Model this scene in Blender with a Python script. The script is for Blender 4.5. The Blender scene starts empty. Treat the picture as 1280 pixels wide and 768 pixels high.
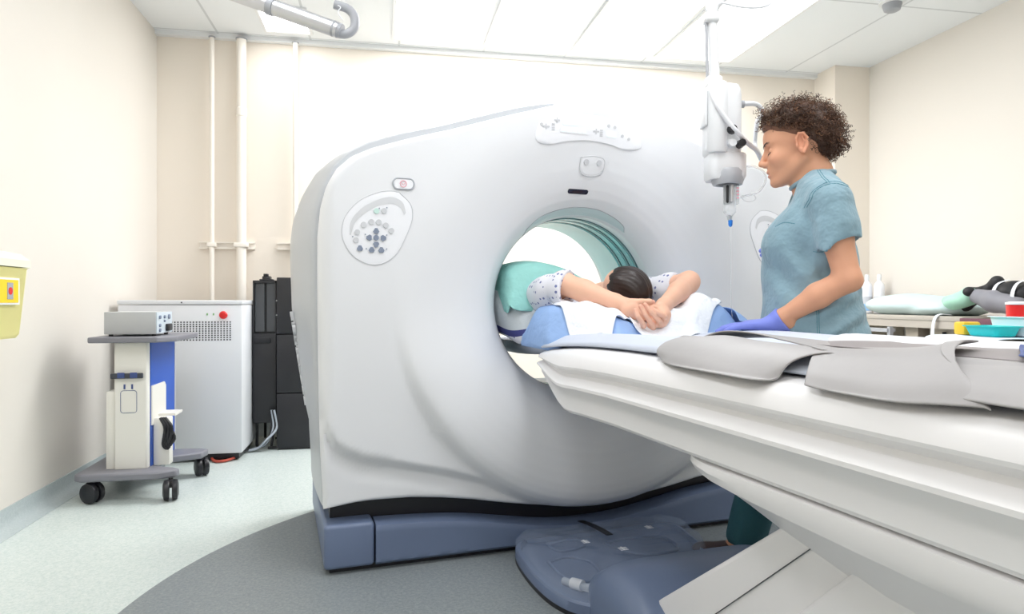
import bpy, math, random
import numpy as np
from mathutils import Matrix, Vector
random.seed(7)
rng = np.random.default_rng(7)
S = bpy.context.scene
COL = S.collection
PI = math.pi

# ------------------------------------------------------------------ camera, world, exposure
YAW = math.radians(10.6)
cam_d = bpy.data.cameras.new('camera')
cam = bpy.data.objects.new('camera', cam_d); COL.objects.link(cam)
cam.location = (0, 0, .93)
cam.rotation_euler = (PI/2, 0, -YAW)
cam_d.sensor_width = 36; cam_d.sensor_fit = 'HORIZONTAL'
cam_d.lens = 36*850/1280
cam_d.shift_y = -8/1280
cam_d.clip_start = .05
S.camera = cam
S.view_settings.view_transform = 'Standard'
S.view_settings.look = 'None'
S.view_settings.gamma = 1
S.view_settings.use_curve_mapping = False
S.view_settings.exposure = .18
S.cycles.use_denoising = True
S.cycles.max_bounces = 10
S.cycles.diffuse_bounces = 6
S.cycles.sample_clamp_indirect = 4
wd = bpy.data.worlds.new('world'); S.world = wd; wd.use_nodes = True
wd.node_tree.nodes['Background'].inputs[0].default_value = (.9, .95, 1, 1)
wd.node_tree.nodes['Background'].inputs[1].default_value = .3
XL, XR, YB, YF, H = -1.52, 3.73, 4.98, -1.9, 2.756
# recessed ceiling lamps: (x, y, sx, sy, watts); last two unseen, added as front fill
TROFFERS = [(-.64, 4.61, .27, .38, 6), (.36, 4.2, .57, 1.16, 40), (1.0, 4.2, .57, 1.16, 60), (1.64, 4.2, .57, 1.16, 42),
            (2.28, 4.2, .57, 1.16, 10), (-.6, 1.9, .56, 1.16, 20), (.75, 1.5, .56, 1.16, 30), (2.2, 1.5, .56, 1.16, 30),
            (-.5, -.7, .56, 1.16, 26), (1.4, -.7, .56, 1.16, 26)]
def area(name, loc, sx, sy, watts, col=(.965, .98, 1), rot=(0, 0, 0)):
    l = bpy.data.lights.new(name, 'AREA'); l.shape = 'RECTANGLE'; l.size = sx; l.size_y = sy
    l.energy = watts*.42; l.color = col
    o = bpy.data.objects.new(name, l); COL.objects.link(o); o.location = loc; o.rotation_euler = rot
    return o
for i, (x, y, sx, sy, w) in enumerate(TROFFERS):
    area('ceiling_lamp_light', (x, y, H-.012), sx, sy, w)

# ------------------------------------------------------------------ materials
def mat(name, col, rough=.5, metal=0., spec=.5, coat=0., noise=None, bump=None, alpha=1., trans=0., emit=None, sub=0., sheen=0.):
    m = bpy.data.materials.new(name); m.use_nodes = True
    nt = m.node_tree; b = nt.nodes['Principled BSDF']
    b.inputs['Base Color'].default_value = (*col, 1)
    b.inputs['Roughness'].default_value = rough
    b.inputs['Metallic'].default_value = metal
    b.inputs['Specular IOR Level'].default_value = spec
    b.inputs['Coat Weight'].default_value = coat
    b.inputs['Alpha'].default_value = alpha
    b.inputs['Transmission Weight'].default_value = trans
    b.inputs['Sheen Weight'].default_value = sheen
    if sub:
        b.inputs['Subsurface Weight'].default_value = sub
        b.inputs['Subsurface Radius'].default_value = (.6, .25, .12)
        b.inputs['Subsurface Scale'].default_value = .012
    if emit:
        b.inputs['Emission Color'].default_value = (*emit[0], 1); b.inputs['Emission Strength'].default_value = emit[1]
    tc = nt.nodes.new('ShaderNodeTexCoord')
    if noise:   # (scale, amount): gentle mottling of the colour itself
        n = nt.nodes.new('ShaderNodeTexNoise'); n.inputs['Scale'].default_value = noise[0]; n.inputs['Detail'].default_value = 4
        nt.links.new(tc.outputs['Object'], n.inputs['Vector'])
        r = nt.nodes.new('ShaderNodeValToRGB')
        a = noise[1]
        r.color_ramp.elements[0].position = .3; r.color_ramp.elements[1].position = .7
        r.color_ramp.elements[0].color = (*[c*(1-a) for c in col], 1)
        r.color_ramp.elements[1].color = (*[min(1, c*(1+a)) for c in col], 1)
        nt.links.new(n.outputs['Fac'], r.inputs['Fac']); nt.links.new(r.outputs['Color'], b.inputs['Base Color'])
    if bump:    # (scale, strength, distance)
        n = nt.nodes.new('ShaderNodeTexNoise'); n.inputs['Scale'].default_value = bump[0]; n.inputs['Detail'].default_value = 3
        nt.links.new(tc.outputs['Object'], n.inputs['Vector'])
        bp = nt.nodes.new('ShaderNodeBump'); bp.inputs['Strength'].default_value = bump[1]; bp.inputs['Distance'].default_value = bump[2]
        nt.links.new(n.outputs['Fac'], bp.inputs['Height']); nt.links.new(bp.outputs['Normal'], b.inputs['Normal'])
    return m
M = {}
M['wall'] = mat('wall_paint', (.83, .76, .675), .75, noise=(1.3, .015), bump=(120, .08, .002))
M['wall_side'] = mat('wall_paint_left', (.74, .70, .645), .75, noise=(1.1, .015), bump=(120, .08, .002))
M['pipe'] = mat('painted_pipe', (.86, .81, .74), .5)
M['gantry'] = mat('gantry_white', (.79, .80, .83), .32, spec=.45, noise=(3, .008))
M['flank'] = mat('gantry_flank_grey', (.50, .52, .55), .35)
M['liner'] = mat('bore_liner', (.72, .80, .80), .3)
M['teal'] = mat('bore_teal_ring', (.22, .52, .54), .2)
M['tealdark'] = mat('bore_dark_ring', (.05, .16, .18), .3)
M['blue'] = mat('slate_blue_cover', (.145, .19, .30), .38, spec=.45, noise=(4, .03))
M['seam'] = mat('seam_dark', (.05, .055, .07), .6)
M['line'] = mat('fine_grey_line', (.42, .44, .48), .6)
M['btn'] = mat('grey_button', (.60, .61, .64), .5)
M['btndark'] = mat('slate_button', (.22, .26, .35), .45)
M['btngreen'] = mat('pale_green_button', (.55, .75, .70), .5)
M['panelwhite'] = mat('panel_white', (.86, .87, .91), .3)
M['pinkish'] = mat('pink_mark', (.80, .35, .42), .5)
M['black'] = mat('black_plastic', (.012, .012, .016), .35)
M['blackwin'] = mat('dark_window', (.01, .011, .03), .15)
M['table'] = mat('table_white', (.80, .785, .79), .35, noise=(3, .008))
M['pad'] = mat('pad_bluegrey', (.56, .60, .70), .6, bump=(60, .15, .002))
M['lcd'] = mat('display_lit', (.5, .6, .62), .2, emit=((.80, .97, 1), .55))
M['lampglow'] = mat('lamp_diffuser', (.9, .9, .9), .5, emit=((.98, .99, 1), 2.6))
M['metalwhite'] = mat('white_metal', (.80, .81, .82), .4)
M['silver'] = mat('brushed_silver', (.62, .63, .66), .32, metal=.85)
M['greyplast'] = mat('grey_plastic', (.36, .37, .40), .45)

# floor: pale speckled vinyl with a grey welded inlay round the scanner
def speckle(name, col, dark, light, lines=None):
    m = mat(name, col, .35, spec=.4); nt = m.node_tree; b = nt.nodes['Principled BSDF']
    tc = nt.nodes['Texture Coordinate']
    n1 = nt.nodes.new('ShaderNodeTexNoise'); n1.inputs['Scale'].default_value = 95; n1.inputs['Detail'].default_value = 5
    n1.inputs['Roughness'].default_value = .8
    nt.links.new(tc.outputs['Object'], n1.inputs['Vector'])
    r = nt.nodes.new('ShaderNodeValToRGB')
    e = r.color_ramp.elements; e[0].position = .36; e[0].color = (*dark, 1); e[1].position = .66; e[1].color = (*light, 1)
    k = e.new(.5); k.color = (*col, 1)
    nt.links.new(n1.outputs['Fac'], r.inputs['Fac']); nt.links.new(r.outputs['Color'], b.inputs['Base Color'])
    return m
M['floor'] = speckle('floor_vinyl_pale', (.60, .665, .645), (.50, .58, .56), (.70, .74, .72))
M['inlay'] = speckle('floor_vinyl_grey', (.235, .262, .272), (.19, .215, .225), (.30, .32, .33))

def ceil_mat():
    m = mat('ceiling_tiles', (.83, .85, .87), .8); nt = m.node_tree; b = nt.nodes['Principled BSDF']
    tc = nt.nodes['Texture Coordinate']
    br = nt.nodes.new('ShaderNodeTexBrick'); br.offset = 0; br.offset_frequency = 1
    br.inputs['Color1'].default_value = (.83, .85, .87, 1); br.inputs['Color2'].default_value = (.83, .85, .87, 1)
    br.inputs['Mortar'].default_value = (.62, .64, .66, 1)
    br.inputs['Scale'].default_value = 1; br.inputs['Mortar Size'].default_value = .008
    br.inputs['Brick Width'].default_value = .61; br.inputs['Row Height'].default_value = 1.21
    mp = nt.nodes.new('ShaderNodeMapping'); mp.inputs['Location'].default_value = (.51, -.07, 0)
    nt.links.new(tc.outputs['Object'], mp.inputs['Vector']); nt.links.new(mp.outputs['Vector'], br.inputs['Vector'])
    nt.links.new(br.outputs['Color'], b.inputs['Base Color'])
    return m
M['ceiling'] = ceil_mat()

# ------------------------------------------------------------------ mesh helpers
def setp(o, label=None, cat=None, group=None, kind=None):
    if label: o['label'] = label
    if cat: o['category'] = cat
    if group: o['group'] = group
    if kind: o['kind'] = kind
    return o
def empty(name, loc, rz=0., label=None, cat=None, group=None):
    o = bpy.data.objects.new(name, None); COL.objects.link(o)
    o.location = loc; o.rotation_euler = (0, 0, rz); o.empty_display_size = .1
    o['_m'] = [v for row in (Matrix.Translation(loc) @ Matrix.Rotation(rz, 4, 'Z')) for v in row]
    return setp(o, label, cat, group)
def wmat(o):
    if o is None: return Matrix.Identity(4)
    m = o.get('_m')
    return Matrix([list(m[i*4:i*4+4]) for i in range(4)])
class MB:
    """collects shapes that become ONE mesh"""
    def __init__(s): s.v = []; s.f = []; s.mi = []; s.cur = 0; s.T = None
    def add(s, vs, fs):
        n = len(s.v)
        if s.T is not None: vs = [tuple(s.T @ Vector(v)) for v in vs]
        s.v += [tuple(v) for v in vs]; s.f += [tuple(i+n for i in f) for f in fs]; s.mi += [s.cur]*len(fs); return s
    def mat(s, i): s.cur = i; return s
    def box(s, x0, x1, y0, y1, z0, z1, b=0., seg=2):
        if b <= 0:
            return s.add([(x0,y0,z0),(x1,y0,z0),(x1,y1,z0),(x0,y1,z0),(x0,y0,z1),(x1,y0,z1),(x1,y1,z1),(x0,y1,z1)],
                         [(0,3,2,1),(4,5,6,7),(0,1,5,4),(1,2,6,5),(2,3,7,6),(3,0,4,7)])
        b = min(b, (x1-x0)/2.01, (y1-y0)/2.01, (z1-z0)/2.01)
        rings = []
        def ring(z, ins):
            r = []
            rr = b
            for cx, cy, a0 in ((x1-b, y1-b, 0), (x0+b, y1-b, 90), (x0+b, y0+b, 180), (x1-b, y0+b, 270)):
                for k in range(seg+1):
                    a = math.radians(a0+90*k/seg); q = rr-ins
                    r.append((cx+q*math.cos(a), cy+q*math.sin(a), z))
            return r
        for k in range(seg+1):
            a = PI/2*k/seg; rings.append(ring(z0+b-b*math.cos(a), b-b*math.sin(a)))
        for k in range(seg+1):
            a = PI/2*(1-k/seg); rings.append(ring(z1-b+b*math.cos(a), b-b*math.sin(a)))
        return s.rings(rings, True, True)
    def rings(s, rings, cap0=False, cap1=False, closed=True):
        n = len(rings[0]); vs = [p for r in rings for p in r]; fs = []
        for i in range(len(rings)-1):
            for j in range(n if closed else n-1):
                k = (j+1) % n
                fs.append((i*n+j, i*n+k, (i+1)*n+k, (i+1)*n+j))
        if cap0: fs.append(tuple(reversed(range(n))))
        if cap1: fs.append(tuple(range((len(rings)-1)*n, len(rings)*n)))
        return s.add(vs, fs)
    def cyl(s, p, q, r, r2=None, n=20, cap=True):
        r2 = r if r2 is None else r2
        return s.tube([p, q], [r, r2], n, cap)
    def tube(s, pts, r, n=10, cap=True):
        pts = [Vector(p) for p in pts]
        if not isinstance(r, (list, tuple)): r = [r]*len(pts)
        rings = []; up = None
        for i, p in enumerate(pts):
            t = (pts[min(i+1, len(pts)-1)]-pts[max(i-1, 0)]).normalized()
            if up is None:
                up = Vector((0, 0, 1)) if abs(t.z) < .9 else Vector((1, 0, 0))
            a = t.cross(up)
            if a.length < 1e-5: a = t.cross(Vector((0, 1, .3)))
            a.normalize(); b = t.cross(a).normalized(); up = -b
            up = a.cross(t)
            rings.append([tuple(p+r[i]*(math.cos(2*PI*k/n)*a+math.sin(2*PI*k/n)*b)) for k in range(n)])
        return s.rings(rings, cap, cap)
    def lathe(s, prof, c=(0, 0, 0), axis='Z', n=32, cap=True):
        rings = []
        for r, h in prof:
            rg = []
            for k in range(n):
                a = 2*PI*k/n; x, y = r*math.cos(a), r*math.sin(a)
                p = (x, y, h) if axis == 'Z' else ((h, x, y) if axis == 'X' else (y, h, x))
                rg.append((p[0]+c[0], p[1]+c[1], p[2]+c[2]))
            rings.append(rg)
        return s.rings(rings, cap, cap)
    def prism(s, poly, z0, z1, axis='Z'):
        def P(a, b, h): return (a, b, h) if axis == 'Z' else ((h, a, b) if axis == 'X' else (a, h, b))
        n = len(poly)
        return s.rings([[P(a, b, z0) for a, b in poly], [P(a, b, z1) for a, b in poly]], True, True)
    def grid(s, rows, closed=False):
        return s.rings(rows, closed=closed)
    def build(s, name, m, parent=None, smooth=True, ang=40, frame=None, bevel=0., solid=0., sub=0, kind=None, origin=True, fix=True):
        import bmesh
        me = bpy.data.meshes.new(name)
        V = np.array(s.v, dtype=float)
        if frame is not None:
            A = np.array(frame); V = V @ A[:3, :3].T + A[:3, 3]
        loc = (0, 0, 0)
        if parent is not None:
            A = np.array(wmat(parent).inverted()); V = V @ A[:3, :3].T + A[:3, 3]
        elif origin:
            c = (V.min(0)+V.max(0))/2; c[2] = V[:, 2].min(); loc = tuple(c); V = V-c
        me.from_pydata(V.tolist(), [], s.f)
        ms = m if isinstance(m, (list, tuple)) else [m]
        for q in ms: me.materials.append(q)
        if len(ms) > 1: me.polygons.foreach_set('material_index', s.mi)
        if fix:
            bm = bmesh.new(); bm.from_mesh(me); bmesh.ops.recalc_face_normals(bm, faces=bm.faces); bm.to_mesh(me); bm.free()
        if smooth:
            me.polygons.foreach_set('use_smooth', [True]*len(me.polygons))
            if ang < 180: me.set_sharp_from_angle(angle=math.radians(ang))
        me.update()
        o = bpy.data.objects.new(name, me); COL.objects.link(o)
        if parent is not None:
            o.parent = parent
            o['_m'] = [v for row in wmat(parent) for v in row]
        else:
            o.location = loc
            o['_m'] = [v for row in Matrix.Translation(loc) for v in row]
        if solid:
            md = o.modifiers.new('thick', 'SOLIDIFY'); md.thickness = solid; md.offset = 0
        if sub:
            md = o.modifiers.new('sub', 'SUBSURF'); md.levels = sub; md.render_levels = sub
        if bevel:
            md = o.modifiers.new('bev', 'BEVEL'); md.width = bevel; md.segments = 2; md.limit_method = 'ANGLE'
        if kind: o['kind'] = kind
        return o
def catmull(pts, n):
    """n samples through pts (k-dim)"""
    P = np.array(pts, float); k = len(P)
    P = np.vstack([2*P[0]-P[1], P, 2*P[-1]-P[-2]])
    out = []
    for t in np.linspace(0, k-1, n):
        i = min(int(t), k-2); f = t-i; a, b, c, d = P[i], P[i+1], P[i+2], P[i+3]
        out.append(.5*((2*b)+(-a+c)*f+(2*a-5*b+4*c-d)*f*f+(-a+3*b-3*c+d)*f**3))
    return np.array(out)
def sheet(rows, nu, nv):
    """smooth grid through a net of control points rows[i][j]"""
    R = np.array([catmull(r, nu) for r in rows])            # k x nu x 3
    return np.stack([catmull(R[:, j], nv) for j in range(nu)], 1)
def sstep(x, a, b):
    t = np.clip((x-a)/(b-a), 0, 1); return t*t*(3-2*t)
def rrect(x0, x1, y0, y1, r, n=5):
    o = []
    for cx, cy, a0 in ((x1-r, y1-r, 0), (x0+r, y1-r, 90), (x0+r, y0+r, 180), (x1-r, y0+r, 270)):
        for k in range(n+1):
            a = math.radians(a0+90*k/n); o.append((cx+r*math.cos(a), cy+r*math.sin(a)))
    return o

# ------------------------------------------------------------------ the room
def structure(o): o['kind'] = 'structure'; return o
structure(MB().box(XL-.1, XR+.1, YF-.1, YB+.1, -.12, 0).build('floor', M['floor'], smooth=False))
structure(MB().box(XL-.1, XR+.1, YF-.1, YB+.1, H, H+.1).build('ceiling', M['ceiling'], smooth=False, origin=False))
structure(MB().box(XL-.1, XR+.1, YB, YB+.1, 0, H).build('wall_back', M['wall'], smooth=False))
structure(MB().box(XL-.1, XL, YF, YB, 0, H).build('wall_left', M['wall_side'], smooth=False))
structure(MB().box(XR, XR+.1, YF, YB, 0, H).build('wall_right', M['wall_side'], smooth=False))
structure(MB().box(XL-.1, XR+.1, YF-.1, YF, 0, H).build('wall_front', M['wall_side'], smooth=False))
structure(MB().box(3.43, XR, 4.72, YB, 0, H).build('wall_corner_pier', M['wall'], smooth=False))
# trim where ceiling meets the back wall
structure(MB().box(XL, 3.43, YB-.045, YB, H-.03, H).build('trim_1', M['metalwhite'], smooth=False))
# coved vinyl skirting
def cove(name, a, b, nrm):
    m = MB(); prof = [(0.0, .085), (.006, .085), (.008, .04), (.018, .018), (.04, .006), (.075, .002), (.075, 0), (0, 0)]
    r = [[(p[0]+nrm[0]*d, p[1]+nrm[1]*d, z) for d, z in prof] for p in (a, b)]
    m.rings(r, True, True); structure(m.build(name, M['cove'], ang=60))
M['cove'] = speckle('skirting_vinyl', (.47, .53, .54), (.43, .49, .5), (.53, .58, .59))
cove('baseboard_left', (XL, YF), (XL, YB), (1, 0)); cove('baseboard_back', (XL, YB), (3.43, YB), (0, -1)); cove('baseboard_right', (XR, YF), (XR, 4.72), (-1, 0))
# dark inlay: a disc welded flush in the vinyl
cx, cy, R_ = 1.1, 1.95, 1.86
m = MB(); ring = [(cx+R_*1.02*math.cos(2*PI*k/180), cy+R_*.93*math.sin(2*PI*k/180)) for k in range(180)]
m.prism(ring, 0.0, .0015)
structure(m.build('floor_inlay', M['inlay'], smooth=False))

# ceiling lamps
for i, (x, y, sx, sy, w) in enumerate(TROFFERS):
    far = y > 3
    lab = ['small ceiling light panel at the upper left beside the pipes', 'bright ceiling light panel above the scanner, leftmost of the row by the back wall', 'bright ceiling light panel behind the highest point of the scanner',
           'bright ceiling light panel behind the right shoulder of the scanner', 'ceiling light panel near the corner pier, rightmost of the row by the back wall'][i] if i < 5 else \
          ['ceiling light panel above the equipment cart side of the room', 'ceiling light panel above the front of the scanner', 'ceiling light panel above the patient table',
           'unseen fill light panel added behind the camera on the left', 'unseen fill light panel added behind the camera on the right'][i-5]
    e = empty('ceiling_light', (x, y, H-.01), label=lab, cat='ceiling light', group='ceiling light panels')
    f = MB(); a, b = sx/2+.025, sy/2+.025
    f.box(x-a, x-a+.02, y-b, y+b, H-.012, H-.001); f.box(x+a-.02, x+a, y-b, y+b, H-.012, H-.001)
    f.box(x-a+.02, x+a-.02, y-b, y-b+.02, H-.012, H-.001); f.box(x-a+.02, x+a-.02, y+b-.02, y+b, H-.012, H-.001)
    f.build('frame', M['metalwhite'], e, smooth=False)
    MB().box(x-a+.021, x+a-.021, y-b+.021, y+b-.021, H-.008, H-.003).build('diffuser', M['lampglow'], e, smooth=False)
# round ceiling fitting near top right
e = empty('smoke_detector', (3.05, 3.66, H-.05), label='small round grey fitting on the ceiling near the right wall', cat='smoke detector')
MB().lathe([(.055, H), (.055, H-.02), (.045, H-.05), (.03, H-.058), (.005, H-.06)], (3.05, 3.66, 0)).build('body', M['greyplast'], e)
MB().lathe([(.075, H), (.075, H-.008), (.06, H-.012)], (3.05, 3.66, 0)).build('base_plate', M['metalwhite'], e)

# wall pipes with strut brackets
def pipe(x, r, lab, top=H-.03, coll=None):
    e = empty('wall_pipe', (x, YB-.06, .0), label=lab, cat='pipe')
    MB().cyl((x, YB-.06, 0.0), (x, YB-.06, top), r, n=24).build('pipe', M['pipe'], e)
    MB().lathe([(r+.001, top-.008), (r+.006, top-.006), (r+.006, top)], (x, YB-.06, 0), n=24).build('ceiling_collar', M['greyplast'], e)
    if coll:
        for z in coll: MB().lathe([(r, z-.03), (r+.004, z-.026), (r+.004, z+.026), (r, z+.03)], (x, YB-.06, 0), n=24, cap=False).build('coupling', M['pipe'], e)
    return e
pipe(-1.155, .016, 'thinnest cream wall pipe, left of the thick one'); pipe(-.965, .032, 'thick cream pipe running up the back wall', coll=[2.22])
pipe(-.61, .017, 'thin cream wall pipe beside the scanner shoulder')
for x0, x1, lab in ((-1.245, -.885, 'cream strut rail crossing behind the two left pipes'), (-.735, -.57, 'short cream strut rail behind the pipe next to the scanner')):
    e = empty('pipe_bracket', ((x0+x1)/2, YB, 1.31), label=lab, cat='bracket')
    MB().box(x0, x1, YB-.028, YB, 1.325, 1.335).box(x0, x1, YB-.028, YB, 1.285, 1.297).box(x0, x1, YB-.008, YB, 1.29, 1.33).build('rail', M['pipe'], e, smooth=False)
    for px, pr in ((-1.155, .02), (-.965, .036), (-.61, .021)):
        if x0 < px < x1:
            MB().box(px-pr-.008, px+pr+.008, YB-.06-pr, YB-.03, 1.295, 1.325, .004).build('clamp', M['pipe'], e)

# ------------------------------------------------------------------ gantry frame: u right, w towards the viewer, z up
GC = (0.789, 2.503, 0); GR = math.radians(8.4)
GM = Matrix.Translation(GC) @ Matrix.Rotation(GR, 4, 'Z')
FL = Matrix(((1, 0, 0, 0), (0, -1, 0, 0), (0, 0, 1, 0), (0, 0, 0, 1)))
GF = GM @ FL            # maps (u, w, z) to the world
def GW(u, w, z): return GF @ Vector((u, w, z))
def g_empty(name, u, w, z, **k):
    p = GW(u, w, z); return empty(name, tuple(p), GR, **k)
# ------------------------------------------------------------------ CT scanner
IZ = .92
TOPZ = [(0, 1.68), (.15, 1.668), (.34, 1.612), (.57, 1.538), (.72, 1.495), (.84, 1.455), (.91, 1.42), (.96, 1.375), (.99, 1.32), (1.008, 1.25), (1.018, 1.15)]
BOTZ = [(1.0, .222), (.9, .235), (.835, .238), (.7, .235), (.587, .223), (.47, .205), (.351, .180), (.25, .162), (.164, .149), (.08, .142), (0, .140)]
right = TOPZ + [(1.018, .9), (1.014, .6), (1.008, .4), (1.0, .26)] + BOTZ
outl = right + [(-u, z) for u, z in right[-2:0:-1]]
outl = np.array(outl)
def ray_R(phi):
    d = np.array([math.cos(phi), math.sin(phi)]); best = 9
    n = len(outl)
    for i in range(n):
        a = outl[i]-[0, IZ]; b = outl[(i+1) % n]-[0, IZ]; e = b-a
        den = d[0]*e[1]-d[1]*e[0]
        if abs(den) < 1e-9: continue
        t = (a[0]*e[1]-a[1]*e[0])/den; s = (a[0]*d[1]-a[1]*d[0])/den
        if t > 0 and -1e-6 <= s <= 1+1e-6: best = min(best, t)
    return best
NPH = 480
PH = np.linspace(0, 2*PI, NPH, endpoint=False)
# make sure that the two lower corners fall on a ray
for uc in (1.0, -1.0):
    a = math.atan2(.222-IZ, uc) % (2*PI); PH[np.argmin(abs(PH-a))] = a
RO = np.array([ray_R(p) for p in PH])
TR = [.35, .365, .385, .41, .44, .48, .52, .56, .60, .64, .68, .71, .735, .755, .775, .80]
TWU = [-.17, -.128, -.096, -.070, -.052, -.034, -.020, -.009, .000, .007, .012, .0150, .0165, .0165, .014, -.01]
TWL = [-.17, -.115, -.068, -.030, .002, .030, .048, .058, .064, .068, .070, .068, .060, .040, .008, -.05]
PLU = [0, .1, .207, .334, .45, .574, .745, .82, .882, .935, .965, .987, 1.0, 1.02]
PLZ = [.138, .146, .163, .213, .262, .301, .342, .358, .374, .400, .425, .465, .52, .62]
def wsurf(u, z):
    u = np.asarray(u, float); z = np.asarray(z, float)
    r = np.hypot(u, z-IZ)
    low = sstep(IZ-z, -.15, .55)
    tw = np.interp(r, TR, TWU)*(1-low)+np.interp(r, TR, TWL)*low
    au = np.abs(u)
    zl = np.interp(au, PLU, PLZ)
    d = z-zl
    pil = -.022+.040*sstep(d, -.004, .035)+.014*sstep(-d, .0, .07)
    pil = pil-.05*sstep(au, .95, 1.03)**2*sstep(z, .35, .6)
    pil0 = pil; pil = pil-.3*(1-sstep(r, .56, .70))
    h = .5+.5*np.clip((tw-pil)/.02, -1, 1)
    lower = pil*(1-h)+tw*h+.02*h*(1-h)*.5
    s = sstep(r, .55, .80); upper = np.interp(r, TR, TWU)*(1-s)+pil0*s
    k = sstep(IZ-z, -.25, .25)
    return upper*(1-k)+lower*k
CT = g_empty('ct_scanner', 0, -.4, 0, label='large white CT scanner ring with a round bore on a slate blue base', cat='scanner')
def front_cover():
    rings = []
    ts = np.concatenate([np.linspace(0, 1, 70)**1.0])
    for t in ts:
        ring = []
        for ph, R in zip(PH, RO):
            r = .35+(R-.35)*t
            # denser near the bore
            u, z = r*math.cos(ph), IZ+r*math.sin(ph)
            w = float(wsurf(u, z)); de = R-r
            if de < .022: w -= .022-math.sqrt(max(0, .022**2-(.022-de)**2))
            ring.append((u, w, z))
        rings.append(ring)
    # return edge of the cover
    n = 5
    for dw in (-.045, -.075):
        rings.append([(p[0], min(dw, q), p[2]) for p, q in zip(rings[-1 if dw == -.045 else -1], [r[1] for r in rings[-1]])])
    m = MB(); m.grid(rings, closed=True)
    return m.build('front_cover', M['gantry'], CT, frame=GF, ang=50)
front_cover()
def off_outline(o, k=1.0, low=.2):
    pts = []
    for ph, R in zip(PH, RO):
        u, z = R*math.cos(ph), IZ+R*math.sin(ph)
        f = float(np.interp(z, [.44, .52, .66, .90, 1.1], [0, .22, .55, .9, 1])); 
        side = o*(f+(1-f)*low)
        top = float(sstep(z, 1.2, 1.5))
        bot = 1-float(sstep(z, .2, .26))
        side *= (1-.55*top)
        c, s_ = math.cos(ph), math.sin(ph)
        lift = (.034*float(sstep(o, -.012, .006))*float(sstep(-u, -.12, .30))*float(sstep(z, 1.25, 1.5)) if z > 1 else 0)
        pts.append((u+side*(1 if c > 0 else -1)*min(1, abs(u)/.5), z+(side*.8*top if z > 1 else 0)+lift))
    return pts
def rear_cover():
    rings = []
    for w, o in ((-.0745, -.012), (-.076, .004), (-.085, .012), (-.12, .026), (-.22, .052), (-.35, .075), (-.5, .082), (-.62, .07), (-.72, .045), (-.79, .015), (-.81, -.02)):
        rings.append([(u, w, z) for u, z in off_outline(o)])
    last = rings[-1]
    for t in np.linspace(0, 1, 14)[1:]:
        rings.append([(p[0]*(1-t)+.47*math.cos(ph)*t, -.81-.01*t, p[2]*(1-t)+(IZ+.47*math.sin(ph))*t) for p, ph in zip(last, PH)])
    for r, w in ((.455, -.81), (.42, -.76), (.385, -.69), (.36, -.63), (.352, -.60)):
        rings.append([(r*math.cos(ph), w, IZ+r*math.sin(ph)) for ph in PH])
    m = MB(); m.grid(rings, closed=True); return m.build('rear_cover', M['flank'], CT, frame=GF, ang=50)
rear_cover()
# bore liner and its rings
def ringband(prof, name, m, n=128):
    b = MB(); b.rings([[(r*math.cos(2*PI*k/n), w, IZ+r*math.sin(2*PI*k/n)) for k in range(n)] for r, w in prof], closed=True)
    return b.build(name, m, CT, frame=GF, ang=35)
ringband([(.3505, -.165), (.352, -.19), (.352, -.24)], 'bore_lip', M['gantry'])
ringband([(.352, -.24), (.352, -.60)], 'bore_liner', M['liner'])
for w0, w1, mm in ((-.225, -.235, 'tealdark'), (-.245, -.275, 'teal'), (-.285, -.295, 'tealdark'), (-.305, -.345, 'teal'), (-.355, -.362, 'tealdark'), (-.375, -.385, 'teal')):
    ringband([(.352, w0), (.348, w0-.001), (.348, w1+.001), (.352, w1)], 'bore_ring', M[mm])
# things that lie on the sculpted face
def S3(u, z, off=0.):
    e = 2e-3
    w = float(wsurf(u, z)); du = (float(wsurf(u+e, z))-float(wsurf(u-e, z)))/(2*e); dz = (float(wsurf(u, z+e))-float(wsurf(u, z-e)))/(2*e)
    n = Vector((-du, 1, -dz)).normalized()
    return (u+n.x*off, w+n.y*off, z+n.z*off)
def patch(outline, top, name, m, parent=CT, thick=None, rings=6, round_=True):
    c = np.mean(np.array(outline), 0); b = MB(); R = []
    base = -.004
    R.append([S3(u, z, base) for u, z in outline])
    if round_: R.append([S3(u, z, top*.5) for u, z in outline])
    k0 = .97 if round_ else 1.
    for k in np.linspace(k0, 0.02, rings):
        R.append([S3(c[0]+(u-c[0])*k, c[1]+(z-c[1])*k, top) for u, z in outline])
    b.rings(R, False, True); return b.build(name, m, parent, frame=GF, ang=60)
def sline(pts, r, name, m, parent=CT, closed=False, off=.0005):
    P = [S3(u, z, off) for u, z in pts]
    if closed: P = P+[P[0], P[1]]
    return MB().tube(P, r, 6).build(name, m, parent, frame=GF, ang=180)
def curve2(pts, n, closed=False):
    if closed: pts = list(pts)+[pts[0]]
    return [tuple(p) for p in catmull(pts, n)]
def circle(u, z, r, n=16, sx=1.): return [(u+r*sx*math.cos(2*PI*k/n), z+r*math.sin(2*PI*k/n)) for k in range(n)]
M['cover'] = mat('bore_cover_tint', (.60, .70, .72), .3)
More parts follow.
